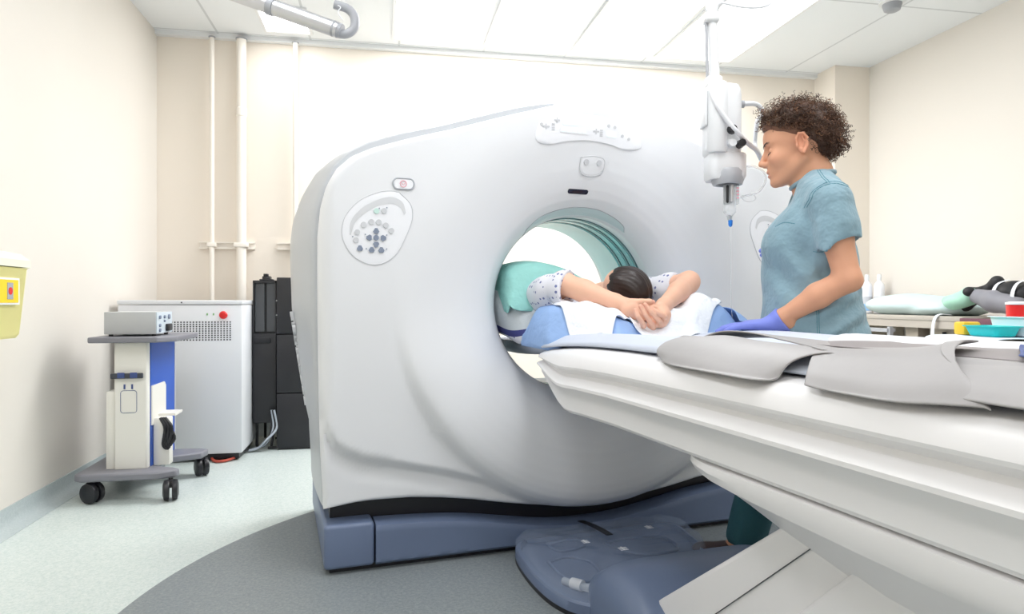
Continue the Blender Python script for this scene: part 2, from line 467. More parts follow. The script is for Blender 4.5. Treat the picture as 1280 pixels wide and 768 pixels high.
# display panel: a smile shaped band under the top edge
arc_t = [(-.235, 1.592), (-.16, 1.618), (-.03, 1.634), (.11, 1.620), (.18, 1.592)]
arc_b = [(.196, 1.53), (.14, 1.515), (.06, 1.532), (-.03, 1.540), (-.12, 1.530), (-.2, 1.512), (-.245, 1.528)]
dp = patch(curve2(arc_t+arc_b, 90, True), .004, 'display_panel', M['panelwhite'], rings=8)
def flat(u0, u1, z0, z1, off, name, m, parent, r=.004, tilt=0):
    o = rrect(u0, u1, z0, z1, min(r, (u1-u0)/2.1, (z1-z0)/2.1), 3)
    cu = (u0+u1)/2
    o = [(a, b+tilt*(a-cu)) for a, b in o]
    return patch(o, off, name, m, parent, rings=3, round_=False)
flat(-.140, -.080, 1.588, 1.611, .0055, 'readout', M['lcd'], dp)
flat(-.150, -.03, 1.560, 1.582, .0055, 'readout', M['panelwhite'], dp)
for k in range(5): flat(-.143+k*.022, -.129+k*.022, 1.564, 1.578, .0065, 'readout_digit', M['lcd'], dp, .002)
flat(.045, .085, 1.558, 1.578, .0055, 'readout', M['lcd'], dp, tilt=-.1)
for (u, z, sx) in ((-.163, 1.603, 1), (-.207, 1.577, 1.2), (.0, 1.575, 1)):
    flat(u-.012*sx, u+.012*sx, z-.003, z+.003, .0055, 'icon', M['btn'], dp, .002); flat(u-.002, u+.002, z-.010, z+.010, .0057, 'icon', M['btn'], dp, .001)
for (u, z) in ((-.178, 1.577), (.022, 1.57)):
    for k in range(4): flat(u-.006, u+.006, z-.012+k*.007, z-.008+k*.007, .0055, 'icon', M['btn'], dp, .001)
for u, z in ((.052, 1.600), (.078, 1.596), (.112, 1.566), (.14, 1.556), (-.225, 1.583)):
    patch(circle(u, z, .006, 10), .0055, 'icon', M['btn'], dp, rings=2, round_=False)
# sensor plate and laser window under it
o = curve2([(-.052, 1.478), (0, 1.485), (.042, 1.478), (.05, 1.455), (.038, 1.423), (.0, 1.412), (-.038, 1.417), (-.052, 1.44)], 40, True)
sp = patch(o, .003, 'sensor_plate', M['btn_l'] if 'btn_l' in M else M['gantry'])
sline(o, .0022, 'plate_edge', M['btn'], sp, True, .002)
for u in (-.028, .026): patch(circle(u, 1.462, .011, 18), .006, 'lens', M['btn'], sp, rings=3)
patch(rrect(-.088, -.0, 1.345, 1.362, .0075, 5), .0015, 'laser_window', M['blackwin'], rings=3)
# fine outline of the mylar cover over the bore
sline(curve2([(-.235, 1.185), (-.225, 1.215), (-.17, 1.262), (-.06, 1.297), (.05, 1.297), (.13, 1.272), (.185, 1.24), (.207, 1.213)], 50), .0014, 'cover_outline', M['line'])
cov = curve2([(-.235, 1.185), (-.225, 1.215), (-.17, 1.262), (-.06, 1.297), (.05, 1.297), (.13, 1.272), (.185, 1.24), (.207, 1.213)], 50)
rows_ = []
for k in np.linspace(0, 1, 8):
    rows_.append([S3(u*(1-k)+k*.357*u/math.hypot(u, z-IZ), z*(1-k)+k*(IZ+.357*(z-IZ)/math.hypot(u, z-IZ)), .0008) for u, z in cov])
m = MB(); m.grid(rows_); m.build('bore_cover', M['cover'], CT, frame=GF, ang=181)
# emergency stop
eo = rrect(-.772, -.700, 1.315, 1.352, .017, 7)
eb = patch(eo, .003, 'emergency_button', M['panelwhite'])
sline(eo, .003, 'button_rim', M['line'], eb, True, .002)
sline(circle(-.737, 1.333, .011, 20), .0013, 'stop_symbol', M['pinkish'], eb, True, .004); sline([(-.744, 1.337), (-.737, 1.329), (-.73, 1.337)], .0011, 'stop_symbol', M['pinkish'], eb, False, .004)
# the two control panels, mirror images
def cpanel(s):
    ol = [(-.751, 1.303), (-.712, 1.265), (-.705, 1.215), (-.726, 1.155), (-.757, 1.095), (-.80, 1.060), (-.85, 1.053), (-.905, 1.080), (-.938, 1.13), (-.942, 1.18), (-.925, 1.225), (-.88, 1.272), (-.82, 1.300), (-.78, 1.307)]
    ol = [(s*-u, z) for u, z in ol]
    p = patch(curve2(ol, 60, True), .0015, 'control_panel', M['panelwhite'], rings=8)
    sline(curve2(ol, 60, True), .0013, 'panel_outline', M['btn'], p, True, .001)
    X = lambda zx, zy: (s*-((-.942)+(zx-22)/(688-22)*(.237)), 1.307-(zy-50)/(735-50)*.254)
    # crescent recess at the top
    cr = [X(95, 455), X(110, 350), X(190, 235), X(330, 150), X(480, 110), X(590, 150), X(615, 230), X(560, 195), X(480, 170), X(350, 190), X(220, 270), X(130, 370)]
    c = curve2(cr, 60, True)
    cm = MB(); top = c[:30]; 
    cen = [X(330, 430)]
    outer = curve2([X(88, 470), X(100, 350), X(190, 232), X(330, 148), X(480, 108), X(590, 150), X(622, 250)], 30); inner = curve2([X(100, 470), X(140, 360), X(225, 275), X(350, 200), X(480, 170), X(570, 200), X(606, 270)], 30)
    cm.grid([[S3(*q, .0022) for q in outer], [S3((a[0]+b[0])/2, (a[1]+b[1])/2, .0026) for a, b in zip(outer, inner)], [S3(*q, .0022) for q in inner]]); cm.build('recess_edge', M['btn_mid'], p, frame=GF)
    for zx, zy, mm in ((342, 243, 'btngreen'), (413, 238, 'btn'), (220, 372, 'btn'), (292, 345, 'btn'), (362, 345, 'btn'), (430, 372, 'btn'), (482, 420, 'btn'), (160, 443, 'btn'), (148, 515, 'btn')):
        u, z = X(zx, zy); patch(circle(u, z, .0098, 16), .005, 'round_button', M[mm], p, rings=3)
    u, z = X(338, 488); patch(circle(u, z, .0095, 16), .006, 'centre_button', M['btndark'], p, rings=3)
    def tri(zx, zy, a, r=26):
        pts = []
        for k in range(3):
            aa = math.radians(a+120*k)
            for da in (-22, 22):
                b2 = aa+math.radians(da); pts.append(X(zx+r*1.15*math.cos(b2), zy-r*1.15*math.sin(b2)))
        patch(pts, .006, 'arrow_button', M['btndark'], p, rings=3)
    tri(338, 428, 90); tri(338, 550, -90); tri(272, 490, 180); tri(405, 490, 0); tri(185, 590, 210); tri(295, 602, 210); tri(387, 602, -30)
    for zx, zy in ((368, 217), (440, 208), (236, 461), (438, 461), (118, 485), (245, 591), (437, 590)):
        u, z = X(zx, zy); patch(circle(u, z, .0022, 8), .004, 'indicator', M['btndark'], p, rings=2)
M['btn_mid'] = mat('panel_recess_grey', (.66, .67, .70), .4)
cpanel(1); cpanel(-1)
# slate blue base
BU = [-.83, -.63, -.5, -.395, -.3, -.175, -.09, -.01, .09, .2, .3, .417, .52, .667, .83]
BZ = [.160, .152, .141, .122, .106, .086, .082, .082, .086, .100, .118, .143, .157, .166, .168]
def basez(u):
    return float(np.mean([np.interp(u+d, BU, BZ) for d in np.linspace(-.09, .09, 19)]))
def base_part(us, name, endcap=0):
    rings = []
    for u in us:
        zt = basez(u); e = 0
        rings.append([(u, -.78, .02), (u, -.01, .02), (u, 0., .03), (u, 0., .042), (u, 0., .06), (u, 0., zt-.026), (u, 0., zt-.014), (u, -.004, zt-.004), (u, -.014, zt), (u, -.085, zt+.004), (u, -.095, zt-.01), (u, -.78, zt-.01)])
    m = MB(); m.rings(rings, True, True)
    return m.build(name, M['blue'], CT, frame=GF, ang=45)
base_part(np.linspace(-.827, .827, 80), 'base_front_panel')
for s in (-1, 1):
    m = MB(); m.box(min(s*.832, s*1.0), max(s*.832, s*1.0), -.80, 0.0, .02, .17, .014, 4)
    m.build('base_end_block', M['blue'], CT, frame=GF, ang=45)
m = MB(); m.rings([[(u, -.75, .05), (u, -.092, .05), (u, -.092, .26), (u, -.75, .26)] for u in np.linspace(-.975, .975, 20)], True, True); m.build('gap_shade_block', M['black'], CT, frame=GF)  # black block standing in for the shade under the shell overhang
MB().box(-.98, .98, -.76, -.03, 0, .024).build('base_plinth', M['black'], CT, frame=GF)
# embossed lettering down the left flank
def text_mesh(body, size, extr, name, m, parent, frame, align='CENTER', shear=0):
    cu = bpy.data.curves.new(name, 'FONT'); cu.body = body; cu.size = size; cu.extrude = extr; cu.align_x = align; cu.align_y = 'CENTER'; cu.shear = shear
    t = bpy.data.objects.new(name, cu); COL.objects.link(t)
    dg = bpy.context.evaluated_depsgraph_get(); me = bpy.data.meshes.new_from_object(t.evaluated_get(dg))
    b = MB(); b.add([tuple(v.co) for v in me.vertices], [tuple(p.vertices) for p in me.polygons])
    bpy.data.objects.remove(t, do_unlink=True); bpy.data.meshes.remove(me)
    return b.build(name, m, parent, smooth=False, frame=frame, fix=False)
LT = GF @ Matrix.Translation((-1.070, -.40, .71)) @ Matrix(((.151, 0, -.9885, 0), (0, -1, 0, 0), (-.9885, 0, -.151, 0), (0, 0, 0, 1)))
text_mesh('LightSpeed', .085, .006, 'side_lettering', M['btn_mid'], CT, LT, shear=.2)

# ------------------------------------------------------------------ patient table
PT = g_empty('patient_table', 0, 1.6, 0, label='long white patient table reaching into the scanner bore', cat='table')
def zt(w): return .832-.075*float(sstep(-w, -.80, .45))
HP = [(0, .79), (.225, .79), (.26, .797), (.30, .795), (.325, .786), (.342, .768), (.350, .744), (.348, .737), (.336, .730), (.328, .722), (.332, .712), (.348, .702), (.357, .692), (.357, .684), (.350, .674), (.341, .660), (.337, .648), (.336, .615), (.330, .607), (.28, .603), (0, .603)]
def housing(w):
    # nose tapers towards the bore
    t = float(sstep(w, .16, .52)); nar = .78+.22*min(1, max(0, (w-.14)/.35))**.5
    zb = .715-(.715-.603)*t
    tz = zt(w)-.832
    out = []
    for u, z in HP:
        z2 = .79-(.79-z)*((.79-zb)/(.79-.603)) if z < .79 else z
        flute = 1.0
        out.append((u*nar, w, z2+tz*.9))
    full = out+[(-u, ww, z) for u, ww, z in reversed(out[1:-1])]
    return full
m = MB(); ws = [.14, .15, .17, .2, .24, .28, .32, .37, .42, .47, .52, .6, .8, 1.2, 1.6, 2.0, 2.4, 2.75]
m.rings([housing(w) for w in ws], True, True); m.build('housing', M['table'], PT, frame=GF, ang=28)
# pod below the housing
def pod(w):
    t = min(1, max(0, (w-1.10)/.75)); d = .018+.035*t**.5; dd = .06*min(1, t*8)**.5+.24*t**1.1
    wd = .30+.034*min(1, t*6)**.5
    prof = [(0, .6025), (wd-.01, .6025), (wd, .599), (wd+.002, .599-d*.5), (wd-.006, .598-d), (wd-.04, .592-d-dd*.10), (wd-.10, .58-d-dd*.45), (wd-.17, .57-d-dd*.85), (wd-.25, .565-d-dd), (0, .56-d-dd)]
    prof = [(u, w, max(z, .1)) for u, z in prof]
    return prof+[(-u, ww, z) for u, ww, z in reversed(prof[1:-1])]
m = MB(); m.rings([pod(w) for w in [1.10, 1.105, 1.12, 1.15, 1.2, 1.28, 1.4, 1.55, 1.75, 2.0, 2.3, 2.6]], True, True); m.build('lift_cover', M['table'], PT, frame=GF, ang=30)
MB().box(-.3, .3, 1.12, 2.6, .6015, .6045).build('seam_gasket', M['seam'], PT, frame=GF)
# cradle the patient lies on, and its thin blue grey pad
def cradle(w, nar=1.):
    z = zt(w); prof = [(0, z-.012), (.14, z-.010), (.195, z-.003), (.222, z+.004), (.232, z+.002), (.235, z-.006), (.226, z-.030), (.19, z-.050), (0, z-.056)]
    prof = [(u*nar, w, q) for u, q in prof]
    return prof+[(-u, ww, q) for u, ww, q in reversed(prof[1:-1])]
cw = list(np.linspace(-1.0, 2.72, 40))
m = MB(); m.rings([cradle(w) for w in cw], True, True); m.build('cradle', M['pad'], PT, frame=GF, ang=50)
def padrow(w):
    z = zt(w)
    hw = .292
    us = np.linspace(-hw, hw, 31); r = []
    for u in us:
        au = abs(u)
        q = np.interp(au, [0, .14, .2, .235, .262, .292], [-.006, -.004, .004, .006, -.010, -.026])
        r.append((u, w, z+q+.0015*math.sin(9*w+6*u)))
    return r
m = MB(); m.grid([padrow(w) for w in np.linspace(.19, 2.7, 60)]); m.build('mattress_pad', M['pad'], PT, frame=GF, solid=.006, ang=180)
# leaning pedestal
m = MB()
def slab(u0, u1, pts, b=.0): m.prism([(w, z) for w, z in pts], u0, u1, axis='X')
slab(-.235, .235, [(.80, .135), (1.36, .545), (2.05, .60), (1.55, .10)])
m.build('pedestal', M['table'], PT, frame=GF, bevel=.012, ang=40)
m = MB(); slab(-.2385, .2385, [(1.045, .20), (1.42, .52), (1.4215, .52), (1.0465, .20)]); m.build('pedestal_seam', M['seam'], PT, frame=GF)
m = MB(); slab(-.25, .25, [(1.12, .13), (1.60, .60), (2.2, .6), (1.9, .1)]); m.build('pedestal_sleeve', M['table'], PT, frame=GF, bevel=.012)
# blue foot
def foot():
    m = MB(); rings = []
    for w, zt_, hw in ((.50, .03, .24), (.515, .10, .27), (.55, .145, .288), (.62, .185, .30), (.72, .205, .305), (.80, .20, .305), (.87, .165, .305), (.95, .12, .305), (1.1, .10, .305), (2.3, .10, .305)):
        r = []
        for k in range(13):
            a = PI/2*k/12; c = abs(math.cos(a))**.35; s_ = abs(math.sin(a))**.35
            r.append((hw*c, w, .005+(zt_-.005)*s_))
        rings.append(r+[(-u, ww, z) for u, ww, z in reversed(r[:-1])])
    m.rings(rings, True, True); return m.build('base_foot', M['blue'], PT, frame=GF, ang=50)
foot()
# ------------------------------------------------------------------ organic surfaces: signed distance field + surface nets
class Field:
    def __init__(s, lo, hi, h):
        s.lo = np.array(lo, float); s.h = h
        s.n = np.ceil((np.array(hi)-s.lo)/h).astype(int)+1
        s.F = np.full(tuple(s.n), .3, np.float32)
        s.ax = [s.lo[i]+h*np.arange(s.n[i]) for i in range(3)]
        s.T = Matrix.Identity(4); s.sc = 1.
    def frame(s, T=None):
        s.T = T if T is not None else Matrix.Identity(4); s.sc = s.T.to_scale().x; return s
    def _reg(s, lo, hi, pad):
        cs = [s.T @ Vector((x, y, z)) for x in (lo[0], hi[0]) for y in (lo[1], hi[1]) for z in (lo[2], hi[2])]
        a = np.min(np.array([tuple(c) for c in cs]), 0)-pad; b = np.max(np.array([tuple(c) for c in cs]), 0)+pad
        i0 = np.clip(np.floor((a-s.lo)/s.h).astype(int), 0, s.n); i1 = np.clip(np.ceil((b-s.lo)/s.h).astype(int)+1, 0, s.n)
        sl = tuple(slice(i0[k], i1[k]) for k in range(3))
        X, Y, Z = np.meshgrid(s.ax[0][sl[0]], s.ax[1][sl[1]], s.ax[2][sl[2]], indexing='ij')
        I = np.array(s.T.inverted())
        return sl, [I[r, 0]*X+I[r, 1]*Y+I[r, 2]*Z+I[r, 3] for r in range(3)]
    def _put(s, sl, d, k, mode):
        F = s.F[sl]; d = d*s.sc
        if mode == '+':
            h = np.clip(.5+.5*(F-d)/k, 0, 1); s.F[sl] = F*(1-h)+d*h-k*h*(1-h)
        elif mode == '-':
            h = np.clip(.5-.5*(F+d)/k, 0, 1); s.F[sl] = F*(1-h)-d*h+k*h*(1-h)
        else:
            h = np.clip(.5-.5*(d-F)/k, 0, 1); s.F[sl] = d*(1-h)+F*h+k*h*(1-h)
    def cap(s, a, b, ra, rb=None, k=.01, mode='+', flat=None):
        rb = ra if rb is None else rb
        a = np.array(a, float); b = np.array(b, float); R = max(ra, rb)
        sl, P = s._reg(np.minimum(a, b)-R, np.maximum(a, b)+R, k*2+3*s.h)
        ba = b-a; L = max(ba@ba, 1e-9)
        q = [P[i]-a[i] for i in range(3)]
        t = np.clip((q[0]*ba[0]+q[1]*ba[1]+q[2]*ba[2])/L, 0, 1)
        d = np.sqrt(sum((q[i]-t*ba[i])**2 for i in range(3)))-(ra+(rb-ra)*t)
        s._put(sl, d, k, mode); return s
    def chain(s, pts, rs, k=.01, mode='+'):
        for i in range(len(pts)-1): s.cap(pts[i], pts[i+1], rs[i], rs[i+1], k, mode)
        return s
    def ell(s, c, r, k=.01, mode='+', R=None):
        c = np.array(c, float); r = np.array(r, float); m = max(r)
        sl, P = s._reg(c-m, c+m, k*2+3*s.h)
        q = [P[i]-c[i] for i in range(3)]
        if R is not None:
            R = np.array(R); q = [sum(R[j, i]*q[j] for j in range(3)) for i in range(3)]
        k0 = np.sqrt(sum((q[i]/r[i])**2 for i in range(3))); k1 = np.sqrt(sum((q[i]/r[i]**2)**2 for i in range(3)))+1e-9
        s._put(sl, k0*(k0-1)/k1, k, mode); return s
    def column(s, zs, cx, ax, cy, ay, p=2.2, k=.02, mode='+', ends=.02):
        mx = max(ax)+max(np.abs(cx)); my = max(ay)+max(np.abs(cy))
        sl, P = s._reg((-mx, -my, min(zs)), (mx, my, max(zs)), k*2+3*s.h)
        Z = P[2]; c = np.interp(Z, zs, cx); a = np.interp(Z, zs, ax); e = np.interp(Z, zs, cy); b = np.interp(Z, zs, ay)
        g = (np.abs((P[0]-c)/a)**p+np.abs((P[1]-e)/b)**p)**(1/p)
        d = (g-1)*np.minimum(a, b)
        dz = np.maximum(Z-max(zs), min(zs)-Z)
        d = np.where((d > 0) & (dz > 0), np.hypot(d, dz), np.maximum(d, dz))
        s._put(sl, d, k, mode); return s
    def plane(s, p, n, mode='&', k=.002, lo=None, hi=None):
        """keep the side the normal points away from, inside an optional box"""
        lo = s.lo if lo is None else lo; hi = s.lo+s.h*s.n if hi is None else hi
        sl, P = s._reg(lo, hi, 0)
        n = np.array(n, float); n /= np.linalg.norm(n)
        d = sum((P[i]-p[i])*n[i] for i in range(3)); s._put(sl, d, k, mode); return s
    def warp(s, fn):
        X, Y, Z = np.meshgrid(*s.ax, indexing='ij'); s.F += fn(X, Y, Z).astype(np.float32); return s
    def at(s, P):
        P = (np.asarray(P)-s.lo)/s.h; i = np.clip(P.astype(int), 0, s.n-2); return s.F[i[..., 0], i[..., 1], i[..., 2]]
    def ray(s, p, d, t0=0, t1=.5, inside=False):
        """first surface point along d from p (marching from outside)"""
        p = np.array(p, float); d = np.array(d, float); d /= np.linalg.norm(d)
        ts = np.arange(t0, t1, s.h*.4); pts = p+ts[:, None]*d
        g = (pts-s.lo)/s.h; g = np.clip(g, 0, s.n-1.001); i = g.astype(int); f = g-i; v = 0
        for a in (0, 1):
            for b in (0, 1):
                for c in (0, 1):
                    v = v+s.F[i[:, 0]+a, i[:, 1]+b, i[:, 2]+c]*(f[:, 0] if a else 1-f[:, 0])*(f[:, 1] if b else 1-f[:, 1])*(f[:, 2] if c else 1-f[:, 2])
        k = np.argmax(v < 0)
        return None if v[k] >= 0 else pts[k]
    def mesh(s):
        F = s.F; sg = F < 0; n = s.n
        c = np.zeros(tuple(n-1), int)
        for a in (0, 1):
            for b in (0, 1):
                for d in (0, 1):
                    c += sg[a:n[0]-1+a, b:n[1]-1+b, d:n[2]-1+d]
        act = (c > 0) & (c < 8); idx = np.full(act.shape, -1); ii = np.argwhere(act); idx[act] = np.arange(len(ii))
        acc = np.zeros((len(ii), 3)); cnt = np.zeros(len(ii))
        C = [(a, b, d) for a in (0, 1) for b in (0, 1) for d in (0, 1)]
        for p in C:
            for ax in range(3):
                if p[ax] == 0:
                    q = list(p); q[ax] = 1
                    fa = F[ii[:, 0]+p[0], ii[:, 1]+p[1], ii[:, 2]+p[2]]; fb = F[ii[:, 0]+q[0], ii[:, 1]+q[1], ii[:, 2]+q[2]]
                    m = (fa < 0) != (fb < 0); t = fa/(fa-fb+1e-12)
                    w = np.array(p, float)[None].repeat(len(ii), 0); w[:, ax] += t
                    acc[m] += w[m]; cnt[m] += 1
        V = s.lo+s.h*(ii+acc/cnt[:, None])
        Q = []
        for ax in range(3):
            o = [k for k in range(3) if k != ax]
            A = [slice(1, n[k]-1) for k in range(3)]; A[ax] = slice(0, n[ax]-1)
            B = list(A); B[ax] = slice(1, n[ax])
            sa = sg[tuple(A)]; sb = sg[tuple(B)]; e = np.argwhere(sa != sb)
            e2 = e.copy()
            for k in o: e2[:, k] += 1
            ins = sa[tuple(e.T)]
            def g(d0, d1):
                t = e2.copy(); t[:, o[0]] -= d0; t[:, o[1]] -= d1; return idx[tuple(t.T)]
            q = np.stack([g(0, 0), g(1, 0), g(1, 1), g(0, 1)], 1)
            flip = ins if ax != 1 else ~ins
            q[flip] = q[flip][:, ::-1]; Q.append(q)
        Q = np.concatenate(Q); Q = Q[(Q >= 0).all(1)]
        return V, Q[:, ::-1]
def relax(V, Q, it=2, lam=.5):
    E = np.concatenate([Q[:, [0, 1]], Q[:, [1, 2]], Q[:, [2, 3]], Q[:, [3, 0]]]); E = np.concatenate([E, E[:, ::-1]])
    n = len(V); cnt = np.bincount(E[:, 0], minlength=n)[:, None]
    for k in range(it):
        for l in (lam, -lam*1.03):
            A = np.stack([np.bincount(E[:, 0], V[E[:, 1], i], minlength=n) for i in range(3)], 1)
            V = V+l*(A/np.maximum(cnt, 1)-V)
    return V
def organic(field, name, m, parent, frame, colors=None, smooth=2, kind=None):
    V, Q = field.mesh(); V = relax(V, Q, smooth)
    b = MB(); b.v = V.tolist(); b.f = [tuple(q) for q in Q.tolist()]; b.mi = [0]*len(b.f)
    o = b.build(name, m, parent, frame=frame, ang=181, kind=kind)
    if colors is not None:
        c = colors(V); a = o.data.color_attributes.new('Col', 'FLOAT_COLOR', 'POINT')
        a.data.foreach_set('color', np.hstack([c, np.ones((len(c), 1))]).astype(np.float32).ravel())
    return o
def attr_mat(name, rough=.5, sub=0., spec=.4, bump=None):
    m = mat(name, (.8, .6, .5), rough, spec=spec, sub=sub, bump=bump); nt = m.node_tree
    a = nt.nodes.new('ShaderNodeAttribute'); a.attribute_name = 'Col'
    nt.links.new(a.outputs['Color'], nt.nodes['Principled BSDF'].inputs['Base Color']); return m
M['skin'] = attr_mat('skin', .48, .08, .4)
M['hair_curl'] = attr_mat('curly_hair', .5, 0, .35)
M['hair_dark'] = mat('dark_brown_hair', (.022, .012, .010), .38, spec=.5)
def frame_of(origin, f, l, u, sc=1.):
    return Matrix(((f[0]*sc, l[0]*sc, u[0]*sc, origin[0]), (f[1]*sc, l[1]*sc, u[1]*sc, origin[1]), (f[2]*sc, l[2]*sc, u[2]*sc, origin[2]), (0, 0, 0, 1)))
def blobcol(V, base, spots):
    """skin tone with patches of its own colour (lips, brows); spots = (centre, radius xyz, colour, strength, frame)"""
    C = np.tile(np.array(base, float), (len(V), 1))
    for c, r, col, st, T in spots:
        I = np.array(T.inverted()); P = V@I[:3, :3].T+I[:3, 3]
        d = np.sqrt((((P-np.array(c))/np.array(r))**2).sum(1)); a = (st*(1-sstep(d, .55, 1.15)))[:, None]
        C = C*(1-a)+np.array(col)*a
    return C
def head(f, T, female=True):
    """canonical head: +x face, +y its left, +z crown, origin between the ears"""
    f.frame(T)
    f.ell((-.005, 0, .045), (.1, .077, .088), .01)
    f.ell((.038, 0, .04), (.062, .066, .062), .02)
    f.ell((.045, 0, -.024), (.055, .058, .070), .02)
    for s in (1, -1):
        f.cap((.0, s*.05, -.036), (.07, s*.018, -.084), .017, .017, .02)
        f.ell((.066, s*.037, -.02), (.026, .024, .024), .02)
        f.cap((.090, s*.012, .030), (.072, s*.046, .031), .008, .007, .01)
    f.ell((.087, 0, -.088), (.015, .021, .016), .014)
    f.ell((.082, 0, -.052), (.021, .028, .026), .015)
    for s in (1, -1):
        f.ell((.096, s*.031, .010), (.016, .017, .012), .012, '-')
        f.ell((.0765, s*.031, .007), (.0145, .0155, .0135), .002)
        f.cap((.0895, s*.022, .003), (.087, s*.042, .004), .0028, .0022, .003)
    f.cap((.093, 0, .020), (.116, 0, -.019), .0065, .0085, .010)
    f.ell((.1165, 0, -.023), (.0105, .0105, .009), .006)
    for s in (1, -1):
        f.ell((.106, s*.0115, -.0275), (.011, .0072, .0080), .005)
        f.ell((.111, s*.0060, -.0345), (.005, .0032, .003), .002, '-')
    f.ell((.0985, 0, -.0525), (.0095, .0205, .0055), .004)
    f.ell((.0965, 0, -.0655), (.0095, .0180, .0065), .004)
    f.ell((.107, 0, -.0590), (.011, .0235, .0016), .003, '-')
    for s in (1, -1):
        f.ell((-.002, s*.0765, .002), (.0175, .0065, .031), .004)
        f.ell((.001, s*.0845, .006), (.0105, .0065, .020), .003, '-')
        f.ell((.010, s*.0775, -.002), (.004, .0045, .007), .003)
    f.frame(None)
def headspots(T, lip=(.62, .25, .20), brow=(.07, .03, .02), side=(1, -1)):
    sp = [((.100, 0, -.0525), (.012, .0215, .0065), lip, .85, T), ((.098, 0, -.066), (.012, .019, .0070), lip, .85, T)]
    for s in side:
        sp += [((.092, s*.018, .0285), (.012, .011, .0036), brow, .85, T), ((.086, s*.034, .0315), (.014, .013, .0032), brow, .85, T),
               ((.072, s*.046, -.022), (.03, .022, .02), (.74, .32, .22), .15, T)]
    return sp
def hand(f, T, curl=(20, 15, 10), spread=1., thumb=((.025, .035, -.004), (.052, .052, -.012), (.078, .055, -.016)), s=1, r=1., extra=0., k=.006):
    """flat hand: origin at the wrist, +x towards the fingers, +z the back of the hand, thumb on the s*y side"""
    f.frame(T)
    f.cap((-.05, 0, 0), (.0, 0, 0), .026*r, .024*r, .01)
    for y0, y1 in ((.020, .027), (.007, .010), (-.006, -.009), (-.018, -.026)):
        f.cap((.005, s*y0*.8, 0), (.082, s*y1, 0), .0155*r, .0115*r, .012)
    specs = [(.027, .083, (.040, .024, .020), 5), (.009, .088, (.044, .027, .021), 1), (-.010, .084, (.040, .025, .021), -3), (-.027, .074, (.031, .019, .018), -8)]
    for y, x, ls, a in specs:
        p = np.array((x-.008, s*y, 0.)); ang = 0; yaw = math.radians(a*spread)*s; rr = (.0102, .0092, .0083, .0072)
        for j, L in enumerate(ls):
            ang += math.radians(curl[j])
            q = p+L*np.array((math.cos(ang)*math.cos(yaw), math.sin(yaw)*math.cos(ang), -math.sin(ang)))
            f.cap(p, q, rr[j]*r, rr[j+1]*r, k if j == 0 else .003); p = q
    t = [np.array((a, s*b, c)) for a, b, c in thumb]
    f.cap((.012, s*.014, -.004), t[0], .017*r, .0145*r, .012); f.cap(t[0], t[1], .0125*r, .0105*r, .005); f.cap(t[1], t[2], .0105*r, .0082*r, .003)
    f.frame(None)
def np_noise(seed, n, amp, f0, f1):
    g = np.random.default_rng(seed); K = g.normal(size=(n, 3)); K /= np.linalg.norm(K, axis=1)[:, None]; K *= g.uniform(f0, f1, n)[:, None]; ph = g.uniform(0, 6.3, n)
    def fn(X, Y, Z):
        o = 0
        for (a, b, c), p in zip(K, ph): o = o+np.sin(a*X+b*Y+c*Z+p)
        return o*amp/n
    return fn

# ------------------------------------------------------------------ the nurse: local x forward, y her left, z up
CA, SA = math.cos(YAW), math.sin(YAW)
def cam2w(r, d): return (r*CA+d*SA, -r*SA+d*CA)
NA = math.radians(20)
nf = cam2w(-math.cos(NA), math.sin(NA)); nl = cam2w(-math.sin(NA), -math.cos(NA)); no = cam2w(.983, 2.2)
NM = frame_of((no[0], no[1], 0), (nf[0], nf[1], 0), (nl[0], nl[1], 0), (0, 0, 1))
NU = empty('person', (no[0], no[1], 0), label='standing woman in teal scrubs with curly hair, leaning a gloved hand on the table', cat='person')
TI = math.radians(9)
HT = frame_of((.047, 0, 1.424), (math.cos(TI), 0, -math.sin(TI)), (0, 1, 0), (math.sin(TI), 0, math.cos(TI)), 1.05)
WR = np.array((.135, .150, .858)); EL = np.array((-.072, .200, .992)); SH = np.array((-.026, .168, 1.232))
TEAL = (.22, .345, .41)
M['scrub'] = mat('teal_scrub_cotton', TEAL, .85, sheen=.2, noise=(14, .05), bump=(16, .55, .03))
M['scrubseam'] = mat('teal_seam', (.09, .24, .29), .85)
M['glove'] = mat('blue_nitrile_glove', (.20, .25, .72), .45, spec=.4, bump=(70, .3, .002))
M['shoe'] = mat('brown_leather_shoe', (.06, .03, .025), .4)
